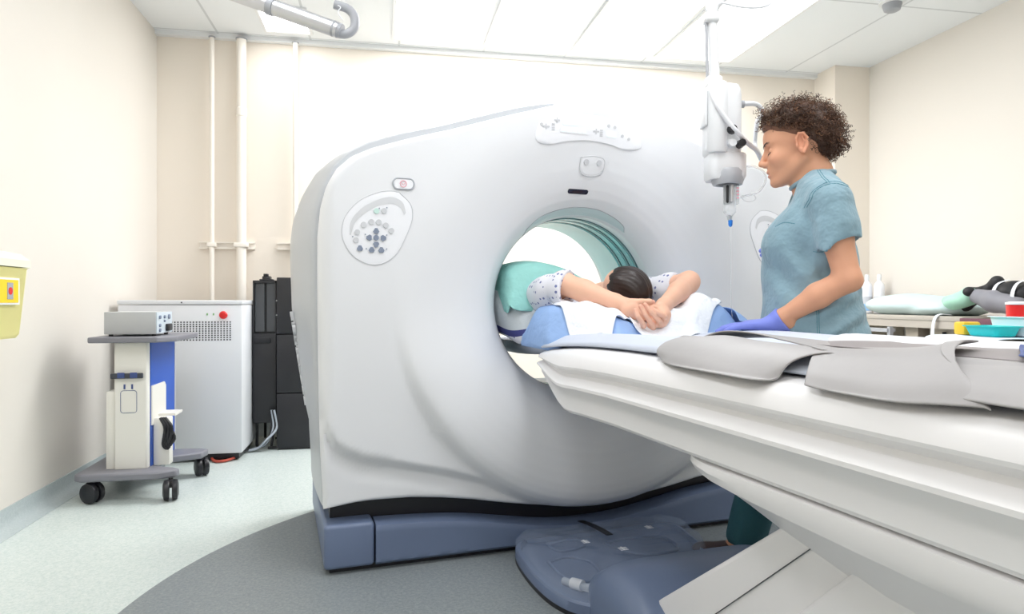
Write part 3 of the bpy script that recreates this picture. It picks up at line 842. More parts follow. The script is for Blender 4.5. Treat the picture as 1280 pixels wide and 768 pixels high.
def nurse():
    f = Field((-.26, -.30, .02), (.48, .30, 1.62), .0037)
    # legs and trunk, below the clothes
    f.column([.80, .9, 1.0, 1.1, 1.2, 1.27], [.02, .02, .03, .04, .02, .0], [.095, .09, .095, .10, .085, .05], [0]*6, [.14, .12, .125, .135, .15, .11], k=.02)
    for s, kn, an in ((-1, (.12, -.10, .48), (.215, -.12, .10)), (1, (.01, .10, .47), (-.07, .10, .10))):
        f.chain([(.02, s*.08, .84), kn, an], [.075, .05, .034], .03)
        f.cap(an, (an[0]+.05, an[1], .06), .03, .026, .02)
    f.cap((-.01, .10, 1.25), SH, .05, .048, .03); f.cap((-.01, -.10, 1.25), (-.028, -.165, 1.235), .05, .048, .03)
    # neck
    f.chain([(-.005, 0, 1.27), (.005, 0, 1.34), (.028, 0, 1.40)], [.068, .053, .052], .02)
    f.cap((.03, 0, 1.28), (.060, 0, 1.355), .035, .035, .02)
    head(f, HT)
    # left arm
    f.chain([SH, (SH+EL)/2+(.004, 0, 0), EL], [.047, .043, .036], .015)
    f.chain([EL, EL*.62+WR*.38+(0, 0, .004), WR*.85+EL*.15, WR], [.036, .037, .025, .023], .015)
    f.ell(EL+(-.018, 0, -.008), (.018, .016, .018), .015)
    # right arm bent up, hand in front of the chest
    sh, el, wr = np.array((-.028, -.165, 1.235)), np.array((-.03, -.20, .99)), np.array((.05, -.11, 1.065))
    f.chain([sh, el, wr], [.047, .036, .023], .015)
    # bare hands under the gloves
    return f
bf = nurse()
def glove(f, wr, d, n, s, **k):
    d = np.array(d, float); d /= np.linalg.norm(d); n = np.array(n, float); n -= d*(n@d); n /= np.linalg.norm(n); y = np.cross(n, d)
    hand(f, frame_of(wr, d, y, n), s=s, **k); return d, y, n
LD = (1, -.14, -.07)
glove(bf, WR, LD, (0, .05, 1), -1, curl=(3, 10, 8), r=.80)
RD = (.52, .30, .42)
glove(bf, (.05, -.11, 1.065), RD, (.5, 0, .9), 1, curl=(25, 25, 20), r=.80)
SKN = (.68, .345, .215)
organic(bf, 'body', M['skin'], NU, NM, lambda V: blobcol(V, SKN, headspots(HT)), smooth=3)
g = Field((.04, .03, .80), (.38, .24, .92), .0032)
glove(g, WR, LD, (0, .05, 1), -1, curl=(3, 10, 8), r=1.06)
dW = (EL-WR)/np.linalg.norm(EL-WR)
g.cap(WR, WR+dW*.045, .0285, .034, .008); g.plane(WR+dW*.036, dW)
g.warp(np_noise(3, 8, .0028, 60, 190))
organic(g, 'glove', M['glove'], NU, NM, smooth=1)
g = Field((-.04, -.24, .98), (.30, .08, 1.26), .0035)
glove(g, (.05, -.11, 1.065), RD, (.5, 0, .9), 1, curl=(25, 25, 20), r=1.06)
g.warp(np_noise(4, 8, .0028, 60, 190)); organic(g, 'glove', M['glove'], NU, NM, smooth=1)
# scrub top
t = Field((-.27, -.30, .72), (.30, .30, 1.42), .0045)
ZS = [.74, .80, .84, .89, .95, 1.0, 1.05, 1.10, 1.15, 1.20, 1.24, 1.28, 1.31, 1.345]
FR = [.135, .155, .174, .173, .168, .164, .160, .154, .136, .110, .085, .070, .062, .045]
BK = [-.165, -.160, -.158, -.148, -.136, -.128, -.122, -.116, -.110, -.104, -.095, -.082, -.070, -.045]
WD = [.150, .165, .176, .172, .166, .164, .166, .170, .178, .186, .185, .160, .115, .068]
t.column(ZS, [(a+b)/2 for a, b in zip(FR, BK)], [(a-b)/2 for a, b in zip(FR, BK)], [0]*14, WD, p=2.15, k=.005)
t.ell((.085, .065, 1.10), (.072, .07, .065), .04); t.ell((.085, -.065, 1.10), (.072, .07, .065), .04)
for s in (1, -1):
    sh = SH*(1, s, 1); el = EL*(1, s, 1)
    if s < 0: el = np.array((-.03, -.20, .99))
    t.cap((-.01, s*.09, 1.262), sh, .052, .053, .035)
    hem = sh+(el-sh)*.72; t.chain([sh, (sh+hem)/2, hem+(el-sh)*.2], [.053, .055, .056], .022)
    box = dict(lo=(-.2, .115 if s > 0 else -.3, .85), hi=(.15, .3 if s > 0 else -.115, 1.12))
dirn = (EL-SH)/np.linalg.norm(EL-SH)
# trim both sleeves flat and hollow them
hemp = SH+(EL-SH)*.70
for s, el in ((1, EL), (-1, np.array((-.03, -.20, .99)))):
    sh = SH*(1, s, 1); dd = (el-sh)/np.linalg.norm(el-sh); hp = sh+(el-sh)*.70
    t.cap(hp+dd*.004, hp+dd*.10, .078, .078, .003, '-'); t.cap(hp-dd*.05, hp+dd*.03, .042, .050, .003, '-')
# re-add the trunk where the sleeve cut bit into it
t.column(ZS[:8], [(a+b)/2 for a, b in zip(FR, BK)][:8], [(a-b)/2 for a, b in zip(FR, BK)][:8], [0]*8, [w-.004 for w in WD[:8]], p=2.15, k=.006)
t.cap((.012, 0, 1.325), (.06, 0, 1.44), .060, .075, .006, '-'); t.ell((.075, 0, 1.30), (.05, .045, .06), .006, '-')
nz = np_noise(5, 16, .05, 14, 48); nz2 = np_noise(6, 10, .004, 60, 120)
t.warp(lambda X, Y, Z: nz(X*1., Y*.9, Z*.55)*np.clip((1.3-Z)/.1, 0, 1)+nz2(X, Y, Z*.4)
       + .011*np.sin((X*.8+Z*1.0)*62+2*np.sin(Z*14))*np.exp(-((Z-.93)/.13)**2)*np.clip(Y*6, 0, 1)*np.clip(.5-X*5, 0, 1)
       + .010*np.sin((Z*.9-X*1.1)*48+1.5)*np.exp(-((Z-1.03)/.09)**2)*np.exp(-((X-.06)/.08)**2))
top = organic(t, 'scrub_top', M['scrub'], NU, NM, smooth=1)
def seam(pts, name, d=(0, -1, 0), y0=.3, r=.0013, off=.0006):
    P = []
    for a in catmull(pts, 40):
        q = t.ray((a[0], y0, a[1]), d, 0, .6)
        if q is not None: P.append(q-np.array(d)*off)
    if len(P) > 3: MB().tube(P, r, 6).build(name, M['scrubseam'], top, frame=NM, ang=181)
for o in (0, .007):
    seam([(.026+o, 1.232), (.018+o, 1.252), (-.008, 1.268+o), (-.04, 1.272+o), (-.075, 1.262+o)], 'sleeve_seam')
    seam([(.038+o, 1.21), (.026+o, 1.232)], 'sleeve_seam')
    seam([(-.006+o, 1.340), (-.012+o, 1.31), (-.022+o, 1.275)], 'shoulder_seam')
seam([(SH[0]+.045, 1.078), (-.0, 1.074), (-.05, 1.078), (-.095, 1.084)], 'sleeve_hem')
seam([(.07, 1.165), (.10, 1.172), (.125, 1.162)], 'pocket_edge')
for o in (0, .006): seam([(.0+o, .76), (.002+o, .82), (.004+o, .90)], 'side_seam')
# collar band
cb = []
for k in range(49):
    a = 2*PI*k/48; cb.append((.010+.067*math.cos(a), .066*math.sin(a), 1.338-.045*max(0, math.cos(a))+.004*math.cos(2*a)))
MB().tube([(x*.96, y*.96, z+.0) for x, y, z in cb], .0075, 8).build('collar', M['scrub'], top, frame=NM, ang=181)
# trousers and shoes
p = Field((-.24, -.26, .05), (.38, .26, .86), .009)
p.column([.62, .72, .85], [.01]*3, [.10, .115, .115], [0]*3, [.15, .165, .16], k=.03)
for s, kn, an in ((-1, (.12, -.10, .48), (.215, -.12, .10)), (1, (.01, .10, .47), (-.07, .10, .10))):
    p.chain([(.02, s*.085, .76), kn, an], [.095, .075, .068], .03)
p.plane((0, 0, .085), (0, 0, -1)); p.warp(np_noise(8, 10, .008, 15, 45))
organic(p, 'trousers', mat('teal_trousers', (.03, .12, .15), .85), NU, NM, smooth=1)
for s, an in ((-1, (.215, -.12)), (1, (-.07, .10))):
    q = Field((an[0]-.1, an[1]-.08, -.01), (an[0]+.24, an[1]+.08, .13), .005)
    q.chain([(an[0]-.03, an[1], .035), (an[0]+.07, an[1], .035), (an[0]+.155, an[1]+.0*s, .028)], [.037, .038, .032], .02); q.cap((an[0], an[1], .06), (an[0], an[1], .09), .04, .04, .02)
    q.ell((an[0]+.12, an[1], .03), (.06, .045, .03), .02)
    q.plane((0, 0, .003), (0, 0, -1)); organic(q, 'shoe', M['shoe'], NU, NM)
# eyelashes, earring left out; curly hair
hi = HT
I3 = np.array(HT)
def H2N(p): v = HT @ Vector(p); return np.array(v)
for s in (1, -1):
    b = MB(); b.tube([tuple(H2N(q)) for q in ((.0915, s*.018, .001), (.0945, s*.026, -.003), (.094, s*.035, -.003), (.087, s*.045, .001))], [.0007, .0014, .0014, .0007], 6); b.build('eyelashes', M['black'], NU, frame=NM)
I3i = np.array(HT.inverted())
for s in (1, -1):
    b = MB(); b.tube([tuple(H2N(q)) for q in ((.1035, s*.010, .0275), (.099, s*.022, .0325), (.091, s*.036, .0350), (.079, s*.050, .0310))], [.0016, .0026, .0022, .0008], 6); b.build('eyebrow', M['hair_dark'], NU, frame=NM)
    ef = Field((-.035, -.115, -.045), (.035, .115, .05), .0017)
    ef.ell((-.003, s*.0785, .003), (.0185, .0075, .032), .004)
    ef.ell((.0, s*.0860, .006), (.0125, .0065, .022), .002, '-')
    ef.chain([(.012, s*.082, -.002), (.013, s*.084, .018), (.004, s*.086, .031), (-.010, s*.087, .029), (-.018, s*.087, .012), (-.015, s*.085, -.010), (-.004, s*.082, -.026)], [.0028, .003, .0034, .0036, .0036, .0034, .0045], .003)
    ef.chain([(-.004, s*.084, .020), (-.009, s*.085, .005), (-.004, s*.083, -.010)], [.002, .0026, .0026], .003); ef.ell((.013, s*.082, -.004), (.004, .004, .007), .003)
    organic(ef, 'ear', M['skin'], NU, NM @ HT, lambda V: np.tile(np.array(SKN)*(1.03, .93, .93), (len(V), 1)), smooth=1)
hc = Field((-.2, -.16, 1.30), (.24, .16, 1.63), .005)
hc.frame(HT); hc.ell((-.004, 0, .054), (.106, .087, .094), .01)
hc.ell((.046, 0, .086), (.049, .063, .047), .02)
hc.plane((0, 0, .024), (.45, 0, -.89), lo=(-.012, -.15, -.2), hi=(.16, .15, .2), k=.02)
hc.ell((.0, .085, -.002), (.020, .03, .032), .005, '-'); hc.ell((.0, -.085, -.002), (.020, .03, .032), .005, '-')
hc.ell((-.02, 0, -.085), (.12, .12, .050), .012, '-')
hc.frame(None); hc.ell((-.020, 0, 1.455), (.052, .060, .064), .03)
hc.warp(np_noise(9, 12, .008, 60, 160))
HB = np.array((.075, .038, .024))
organic(hc, 'hair', M['hair_curl'], NU, NM, lambda V: HB+(np.array((.30, .14, .085))-HB)*(1-sstep((V@I3i[:3, :3].T+I3i[:3, 3])[:, 2]-.5*(V@I3i[:3, :3].T+I3i[:3, 3])[:, 0], .038, .056))[:, None]*.5*((V@I3i[:3, :3].T+I3i[:3, 3])[:, :1] > -.005), smooth=1)
def curls():
    V, Q = hc.mesh(); g = np.random.default_rng(11); vs = []; fs = []; cs = []
    e1 = V[Q[:, 1]]-V[Q[:, 0]]; e2 = V[Q[:, 2]]-V[Q[:, 0]]; N = np.cross(e1, e2); N /= np.linalg.norm(N, axis=1)[:, None]+1e-9
    Cn = V.mean(0); flip = ((V[Q[:, 0]]-Cn)*N).sum(1) < 0
    ce = V[Q].mean(1)@I3i[:3, :3].T+I3i[:3, 3]; wt = 1+3.5*((ce[:, 0] > -.02) & (ce[:, 2] < .085+.5*ce[:, 0])); pick = g.choice(len(Q), 3800, p=wt/wt.sum())
    for j, qi in enumerate(pick):
        p = V[Q[qi]].mean(0); n = N[qi] if not flip[qi] else -N[qi]
        lp = HT.inverted() @ Vector(p)
        if lp.x > -.03 and lp.z < .040+.5*lp.x: continue
        side = abs(lp.y) > .055 and lp.z < .03 and lp.x > -.03
        L = g.uniform(.022, .042)*(1.25 if lp.x > .02 else 1.)*(.4 if side else 1.)
        back = np.array((-.9, 0, .0)) if lp.z > -.02 else np.array((-.5, 0, -.6))
        d = n*g.uniform(.0, .55 if lp.x > .02 else .38)*(0.2 if side else 1)+back*g.uniform(.1, .8)+g.normal(size=3)*.45
        if lp.x < -.06: d += np.array((-.25, 0, -.35))
        d /= np.linalg.norm(d); a = np.cross(d, (0.3, .2, 1)); a /= np.linalg.norm(a); b = np.cross(d, a)
        edge = lp.x > -.03 and lp.z < .075+.5*lp.x
        if edge: L *= .6; d = d*.8+np.array((-.5, 0, .30)); d /= np.linalg.norm(d)
        if lp.z < -.02: L *= .6
        a = np.cross(d, (0.3, .2, 1)); a /= np.linalg.norm(a); b = np.cross(d, a)
        R = g.uniform(.003, .0065)*(.5 if side else 1); turns = L/g.uniform(.009, .015); K = int(6+turns*7); ph = g.uniform(0, 6.3)
        rad = g.uniform(.0006, .0011)
        pts = []
        sag = np.array((0, 0, -1.))*g.uniform(0, .25)
        for k in range(K):
            s_ = k/(K-1); an = ph+2*PI*turns*s_; rr = R*(.5+.5*s_)
            pts.append(p+n*.001+d*L*s_+sag*L*s_*s_+rr*(a*math.cos(an)+b*math.sin(an)))
        pts = np.array(pts); base = len(vs)
        col = HB*g.uniform(.6, 1.6)+np.array((.16, .075, .035))*max(0, g.normal()*.6)
        if lp.x > .03 and g.random() < .3: col = np.array((.22, .15, .11))
        for k in range(K):
            tt = pts[min(k+1, K-1)]-pts[max(k-1, 0)]; tt /= np.linalg.norm(tt)+1e-9
            u1 = np.cross(tt, (0, .1, 1.)); u1 /= np.linalg.norm(u1)+1e-9; u2 = np.cross(tt, u1)
            for q in range(3):
                w = 2*PI*q/3; vs.append(pts[k]+rad*(u1*math.cos(w)+u2*math.sin(w))); cs.append(col)
            if k:
                for q in range(3):
                    r = (q+1) % 3; fs.append((base+(k-1)*3+q, base+(k-1)*3+r, base+k*3+r, base+k*3+q))
    b = MB(); b.v = [tuple(v) for v in vs]; b.f = fs; b.mi = [0]*len(fs)
    o = b.build('curls', M['hair_curl'], NU, frame=NM, ang=181, fix=False)
    a = o.data.color_attributes.new('Col', 'FLOAT_COLOR', 'POINT'); c = np.array(cs)
    a.data.foreach_set('color', np.hstack([c, np.ones((len(c), 1))]).astype(np.float32).ravel())
curls()
# ------------------------------------------------------------------ the patient, lying head towards the viewer (frame: u, w, z)
PA = g_empty('person', 0, -.3, .83, label='patient lying in the scanner bore with hands clasped over the head, seen from the crown', cat='person')
PSK = (.80, .47, .335)
def lingown(name, base, dot, scale, thr=.22):
    m = mat(name, base, .85, bump=(300, .2, .001)); nt = m.node_tree; b = nt.nodes['Principled BSDF']; tc = nt.nodes['Texture Coordinate']
    v = nt.nodes.new('ShaderNodeTexVoronoi'); v.inputs['Scale'].default_value = scale; v.inputs['Randomness'].default_value = .35
    nt.links.new(tc.outputs['Object'], v.inputs['Vector'])
    c = nt.nodes.new('ShaderNodeMath'); c.operation = 'LESS_THAN'; c.inputs[1].default_value = thr; nt.links.new(v.outputs['Distance'], c.inputs[0])
    mx = nt.nodes.new('ShaderNodeMix'); mx.data_type = 'RGBA'; mx.inputs[6].default_value = (*base, 1); mx.inputs[7].default_value = (*dot, 1)
    nt.links.new(c.outputs[0], mx.inputs[0]); nt.links.new(mx.outputs[2], b.inputs['Base Color']); return m
M['gown'] = lingown('dotted_gown', (.72, .72, .78), (.16, .18, .36), 48, .25)
fh = np.array((-.44, -.74, .58)); fh /= np.linalg.norm(fh); uh = np.array((.04, .68, .74)); uh -= fh*(uh@fh); uh /= np.linalg.norm(uh); lh = np.cross(uh, fh)
# the gantry frame (u, w, z) is left handed: mirror the head's own left so that the face stays right
HP2 = frame_of((.056, .125, .944), fh, lh, uh, .86)
ELp, WLp = np.array((-.178, .115, .990)), np.array((-.030, .300, .915))
ERp, WRp = np.array((.262, .235, .995)), np.array((.070, .352, .897))
b = Field((-.30, -.42, .80), (.34, .44, 1.09), .0034)
b.column([.86, .9, .95, 1.0], [0]*4, [.16, .18, .17, .12], [-.3]*4, [.12]*4, k=.02)
b.chain([(.02, -.12, .93), (.04, .0, .945), (.05, .08, .965)], [.06, .052, .05], .02)
b.chain([(-.165, -.10, .93), ELp*.5+np.array((-.165, -.10, .93))*.5, ELp], [.05, .046, .040], .02)
b.chain([(.17, -.10, .93), ERp*.5+np.array((.17, -.10, .93))*.5, ERp], [.05, .046, .038], .02)
b.chain([ELp, ELp*.65+WLp*.35, ELp*.15+WLp*.85, WLp], [.041, .039, .026, .024], .015)
b.chain([ERp, ERp*.65+WRp*.35, ERp*.15+WRp*.85, WRp], [.038, .036, .025, .023], .015)
b.ell(ERp+(.01, .0, .01), (.028, .028, .028), .02); b.ell(ELp+(-.005, 0, .01), (.034, .03, .034), .02)
head(b, HP2)
# left palm, lying on its side behind; its fingers cross over the right hand
b.chain([WLp, (-0.012, .322, .905), (0.016, .340, .894)], [.023, .028, .027], .012)
b.cap((-0.028, .320, .895), (0.006, .345, .880), .022, .020, .012)
b.chain([(-0.024, .325, .925), (0.006, .348, .925), (0.031, .355, .926), (0.044, .356, .924)], [.013, .0115, .0105, .009], .004)
for pts in ([(0.021, .350, .906), (0.046, .362, .908), (0.065, .366, .900), (0.072, .364, .890)],
            [(0.024, .352, .893), (0.050, .366, .893), (0.068, .370, .883), (0.072, .366, .874)],
            [(0.020, .350, .880), (0.042, .362, .878), (0.059, .366, .870), (0.062, .362, .862)]):
    b.chain(pts, [.0090, .0085, .0078, .0070], .0015)
# right hand: palm below the wrist, four fingers folded over the left hand
b.chain([WRp, (0.078, .365, .882), (0.068, .370, .862)], [.022, .024, .022], .012)
b.cap((0.070, .368, .866), (0.030, .372, .850), .020, .016, .012)
for pts in ([(-0.0040, 0.378, 0.8460), (-0.0193, 0.398, 0.8559), (-0.0398, 0.404, 0.8773), (-0.0440, 0.396, 0.8990)],
            [(0.0330, 0.378, 0.8400), (0.0141, 0.398, 0.8549), (-0.0141, 0.404, 0.8847), (-0.0260, 0.396, 0.9120)],
            [(0.0630, 0.378, 0.8500), (0.0414, 0.398, 0.8635), (0.0081, 0.404, 0.8911), (-0.0080, 0.396, 0.9170)],
            [(0.0810, 0.378, 0.8710), (0.0621, 0.398, 0.8773), (0.0321, 0.404, 0.8907), (0.0160, 0.396, 0.9040)]):
    b.chain(pts, [.0098, .0090, .0082, .0072], .0015)
b.chain([(0.066, .35, .885), (0.054, .345, .868), (0.031, .338, .858)], [.014, .012, .009], .004)
organic(b, 'body', M['skin'], PA, GF, lambda V: blobcol(V, PSK, headspots(HP2)+[((p[0], p[1], p[2]), (.013,)*3, (.78, .36, .27), .45, Matrix.Identity(4)) for p in ((-.044, .396, .899), (-.026, .396, .912), (-.008, .396, .917), (.016, .396, .904), (.044, .358, .924))]), smooth=2)
# hair: smooth dark cap combed back, strands follow the skull
h2 = Field((-.06, -.06, .84), (.20, .31, 1.10), .004)
h2.frame(HP2); h2.ell((-.014, 0, .048), (.108, .086, .100), .01); h2.ell((-.06, 0, -.03), (.06, .07, .08), .03)
h2.plane((.066, 0, .055), (.93, 0, -.37), lo=(-.15, -.15, -.2), hi=(.2, .15, .2), k=.008)
h2.frame(None)
V2, Q2 = h2.mesh()
HI2 = np.array(HP2.inverted())
def groove(X, Y, Z):
    L = [HI2[r, 0]*X+HI2[r, 1]*Y+HI2[r, 2]*Z+HI2[r, 3] for r in range(3)]
    a = np.arctan2(L[1], L[2]-.01)
    return .0006*np.sin(a*46+8*np.sin(L[0]*20))+.0005*np.sin(a*97+L[0]*30)+.0014*np.sin(a*13)
h2.warp(groove)
organic(h2, 'hair', M['hair_dark'], PA, GF, smooth=1)
# gown sleeves
def sleeve(pts, rs, cut, seed):
    lo = np.min(pts, 0)-.11; hi = np.max(pts, 0)+.11
    f = Field(lo, hi, .0045); f.chain(pts, rs, .02)
    d = np.array(pts[-1])-np.array(pts[-2]); d /= np.linalg.norm(d); c = np.array(cut)
    f.cap(c-d*.04, c+d*.05, rs[-1]*.74, rs[-1]*.84, .004, '-'); f.plane(c, d)
    f.warp(np_noise(seed, 14, .012, 25, 75)); return organic(f, 'gown_sleeve', M['gown'], PA, GF, smooth=1)
sleeve([(-.15, -.16, .92), (-.175, -.04, .945), (-.190, .05, .962), (-.168, .12, .970), (-.140, .155, .966)], [.075, .074, .068, .062, .064], (-.166, .125, .968), 21)
sleeve([(.17, -.14, .92), (.205, .02, .95), (.235, .14, .97), (.262, .21, .985)], [.070, .066, .056, .050], (.25, .185, .98), 22)
# gowned trunk
f = Field((-.36, -.98, .78), (.30, .06, 1.12), .0085)
f.ell((-.02, -.45, .90), (.26, .50, .12), .03); f.ell((-.14, -.32, .95), (.155, .26, .115), .06); f.ell((0, -.12, .91), (.20, .10, .08), .05)
f.plane((0, 0, .80), (0, 0, -1)); f.warp(np_noise(23, 12, .014, 12, 40)); organic(f, 'hospital_gown', M['gown'], PA, GF, smooth=1)
# teal drape over the chest, grey blanket below it
M['drape'] = mat('teal_drape', (.30, .62, .58), .8, noise=(12, .05), bump=(14, .5, .03))
M['blanket'] = mat('grey_blanket', (.56, .60, .63), .9, bump=(90, .5, .003))
M['navy'] = mat('navy_stripe', (.045, .05, .20), .85)
nzc = np_noise(31, 14, .02, 9, 34)
def clothgrid(name, rows, m, parent=None, nu=48, nv=40, amp=.5, th=.004, seed=31, stripe=None, fold=None, frame=GF, label=None, cat=None, sub=1, floorz=None):
    nz_ = np_noise(seed, 14, .02*amp, 9, 40); G = sheet(rows, nu, nv)
    G2 = G.copy(); G2[..., 2] += nz_(G[..., 0], G[..., 1], G[..., 2])
    G2[..., 0] += .5*nz_(G[..., 1], G[..., 2], G[..., 0])
    if fold is not None: G2 = fold(G2)
    if floorz is not None: G2[..., 2] = np.maximum(G2[..., 2], floorz(G2[..., 0], G2[..., 1]))
    mb = MB(); mb.grid([[tuple(p) for p in r] for r in G2])
    if stripe is not None:
        k = 0
        for i in range(nv-1):
            for j in range(nu-1):
                mb.mi[k] = stripe(i/(nv-2), j/(nu-2)); k += 1
    o = mb.build(name, m, parent, frame=frame, solid=th, ang=181, sub=sub)
    if label: setp(o, label, cat)
    return o
rows = []
for w, k in ((-.95, 1.), (-.6, 1.), (-.3, 1.02), (-.17, 1.0), (-.115, .95), (-.08, .78)):
    rows.append([(-.322, w, .86+.03*k), (-.325, w, .80+.17*k), (-.30, w, .80+.25*k), (-.235, w, .80+.283*k), (-.15, w, .80+.285*k), (-.06, w, .80+.26*k), (.06, w, .80+.20*k), (.17, w, .80+.15*k), (.26, w, .84+.03*k)])
rows.append([(-.322, -.05, .915), (-.320, -.05, .905), (-.30, -.045, .893), (-.235, -.04, .888), (-.15, -.05, .885), (-.06, -.06, .88), (.06, -.06, .87), (.17, -.06, .86), (.26, -.06, .85)])
clothgrid('drape', rows, M['drape'], None, amp=.55, label='pale teal drape over the chest of the lying patient', cat='drape')
rows = []
for s_ in np.linspace(0, 1, 6):
    # from the left, inside the bore, forward to the cushion
    w = -.50+.50*s_
    top = .975-.085*s_**2
    rows.append([(-.338+.02*s_, w, top), (-.344+.03*s_, w, top-.04), (-.335+.035*s_, w+.015, top-.09), (-.300+.03*s_, w+.03, .835-.028*s_), (-.245+.02*s_, w+.045, .800-.015*s_)])
rows = [[(-.335, -.55, .99), (-.34, -.40, .99), (-.336, -.28, .985), (-.322, -.17, .965), (-.285, -.095, .945), (-.235, -.06, .925), (-.20, -.04, .915)],
        [(-.340, -.55, .94), (-.345, -.40, .94), (-.343, -.26, .925), (-.328, -.14, .895), (-.288, -.065, .875), (-.24, -.03, .87), (-.20, -.01, .88)],
        [(-.330, -.55, .88), (-.338, -.40, .88), (-.338, -.25, .865), (-.318, -.12, .835), (-.280, -.045, .835), (-.24, -.01, .845), (-.20, .01, .86)],
        [(-.300, -.55, .83), (-.310, -.40, .83), (-.318, -.24, .81), (-.302, -.11, .79), (-.275, -.030, .800), (-.24, .005, .82), (-.20, .03, .845)],
        [(-.25, -.55, .80), (-.26, -.40, .80), (-.275, -.22, .785), (-.275, -.10, .765), (-.262, -.015, .775), (-.235, .02, .80), (-.20, .04, .83)]]
clothgrid('blanket', rows, [M['blanket'], M['navy'], M['gown']], None, amp=.35, seed=33, stripe=lambda a, c: 1 if .60 < a < .76 else (0 if a <= .60 else 2), label='grey blanket with a navy stripe tucked round the patient inside the bore', cat='blanket')

# ------------------------------------------------------------------ head cushion and towels
M['cushion'] = mat('blue_cushion_cover', (.30, .46, .78), .7, noise=(9, .05), bump=(18, .4, .02))
M['towel'] = mat('white_towel', (.84, .87, .92), .9, bump=(26, .5, .02))
CU = [-.285, -.27, -.245, -.20, -.14, -.07, .01, .07, .14, .21, .28, .325, .36, .39, .41]
CZ = [.80, .865, .905, .915, .898, .872, .842, .846, .880, .912, .928, .922, .895, .855, .80]
def ctop(u, w):
    z = np.interp(u, CU, CZ); w0 = .405-.16*max(0, -u-.10)/.17-.02*abs(u)
    front = 1-float(sstep(w, w0-.075, w0)); back = float(sstep(w, -.06, .04))
    base = .80
    return base+(z-base)*(front**.6)*back
def w0(u): return .405-.16*max(0, -u-.10)/.17-.02*abs(u)
m = MB(); nu_, nw_ = 60, 34; topg = []; botg = []
us = np.linspace(-.285, .41, nu_)
nzk = np_noise(41, 12, .010, 15, 60)
for u in us:
    a = []; bt = []
    for k in range(nw_):
        w = -.06+(w0(u)+.06)*k/(nw_-1); z = ctop(u, w)
        z += float(nzk(u*1., w*1.2, 0.))*min(1, (z-.79)*14)
        zb = (.760 if u < -.24 else zt(w)-.004) if u < .24 else .80
        a.append((u, w, z)); bt.append((u, w, min(zb, z-.004)))
    topg.append(a); botg.append(bt)
ring = [t_+list(reversed(b_)) for t_, b_ in zip(topg, botg)]
m.rings(ring, True, True); o = m.build('cushion', M['cushion'], None, frame=GF, ang=181, sub=1)
setp(o, 'blue head cushion under the patient arms on the table end', 'cushion')
def towel(uv, name, label, seed, nu=56, nv=34, off=.005, amp=.05):
    """uv: net of (u, w) control points laid over the cushion; z overrides allowed as third value"""
    G = sheet([[(p[0], p[1], p[2] if len(p) > 2 else 0) for p in r] for r in uv], nu, nv); nz_ = np_noise(seed, 14, amp, 18, 75)
    R = []
    for r in G:
        q = []
        for u, w, dz in r:
            if w <= w0(u)-.075: z = ctop(u, w)
            else: z = ctop(u, w)
            z = max(z, .80); n = abs(float(nz_(u, w, 0)))*1.6
            over = max(0, w-(w0(u)-.06))
            q.append((u, w+.004, z+off+n+dz))
        R.append(q)
    mb = MB(); mb.grid(R); o = mb.build(name, M['towel'], None, frame=GF, solid=.004, ang=181, sub=1)
    return setp(o, label, 'towel')
towel([[(-.215, .06), (-.12, .04), (-.02, .05), (.03, .10)], [(-.232, .18), (-.14, .17), (-.05, .18), (.02, .2)], [(-.228, .27), (-.14, .29), (-.06, .31), (-.0, .32)], [(-.205, .325), (-.15, .360), (-.09, .345), (-.03, .33)], [(-.200, .350), (-.155, .388), (-.10, .365), (-.05, .34)]],
      'towel', 'small white towel under the patient left forearm', 51)
towel([[(-.02, .14), (.10, .10), (.20, .10), (.33, .14)], [(-.03, .25), (.10, .24), (.21, .24), (.345, .24)], [(-.035, .34), (.08, .34), (.20, .34), (.34, .32)], [(-.03, .385), (.06, .392), (.17, .385), (.27, .365)], [(-.01, .43, .0), (.08, .44), (.165, .43), (.22, .40)]],
      'towel', 'crumpled white towel under the clasped hands, hanging to the pad', 52, amp=.042)
# blue sheet tail falling from the cushion on the far side
clothgrid('sheet', [[(.36, .16, .905), (.36, .26, .91), (.365, .35, .90), (.35, .41, .86)], [(.395, .18, .88), (.395, .28, .875), (.40, .36, .87), (.39, .42, .85)], [(.415, .20, .83), (.425, .29, .82), (.43, .36, .82), (.42, .42, .83)], [(.42, .22, .76), (.435, .30, .75), (.45, .37, .75), (.44, .43, .78)]],
          M['cushion'], None, nu=24, nv=20, amp=.5, seed=55, label='blue sheet corner hanging off the far side of the head cushion', cat='sheet')
# ------------------------------------------------------------------ grey lead sheets thrown over the table
M['lead'] = mat('grey_vinyl_sheet', (.335, .32, .32), .5, bump=(30, .15, .003), noise=(5, .02))
M['leadunder'] = mat('taupe_vinyl_sheet', (.25, .225, .225), .55, bump=(30, .15, .003))
M['whitesheet'] = mat('white_cover_sheet', (.74, .74, .77), .7, bump=(60, .15, .002))
M['navyband'] = mat('navy_binding', (.05, .08, .24), .6)
PADH = lambda u, w: .832-.075*sstep(-w, -.80, .45)+np.interp(np.abs(u), [0, .14, .2, .235, .262, .292, .33], [-.001, .001, .009, .011, -.005, -.021, -.045])
fl = lambda U, W: PADH(U, W)+.003
clothgrid('cover_sheet', [[(.30, 1.00, .825), (.30, 1.5, .825), (.30, 2.0, .825), (.30, 2.5, .825)], [(.20, 1.02, .845), (.20, 1.5, .848), (.20, 2.0, .845), (.2, 2.5, .845)],
          [(.02, 1.15, .842), (.02, 1.5, .846), (.02, 2.0, .842), (.02, 2.5, .842)], [(-.07, 1.30, .838), (-.06, 1.6, .845), (-.08, 2.0, .842), (-.08, 2.5, .842)]], M['whitesheet'], None, amp=.25, seed=61, floorz=fl,
          label='white cover sheet along the far half of the patient table', cat='sheet')
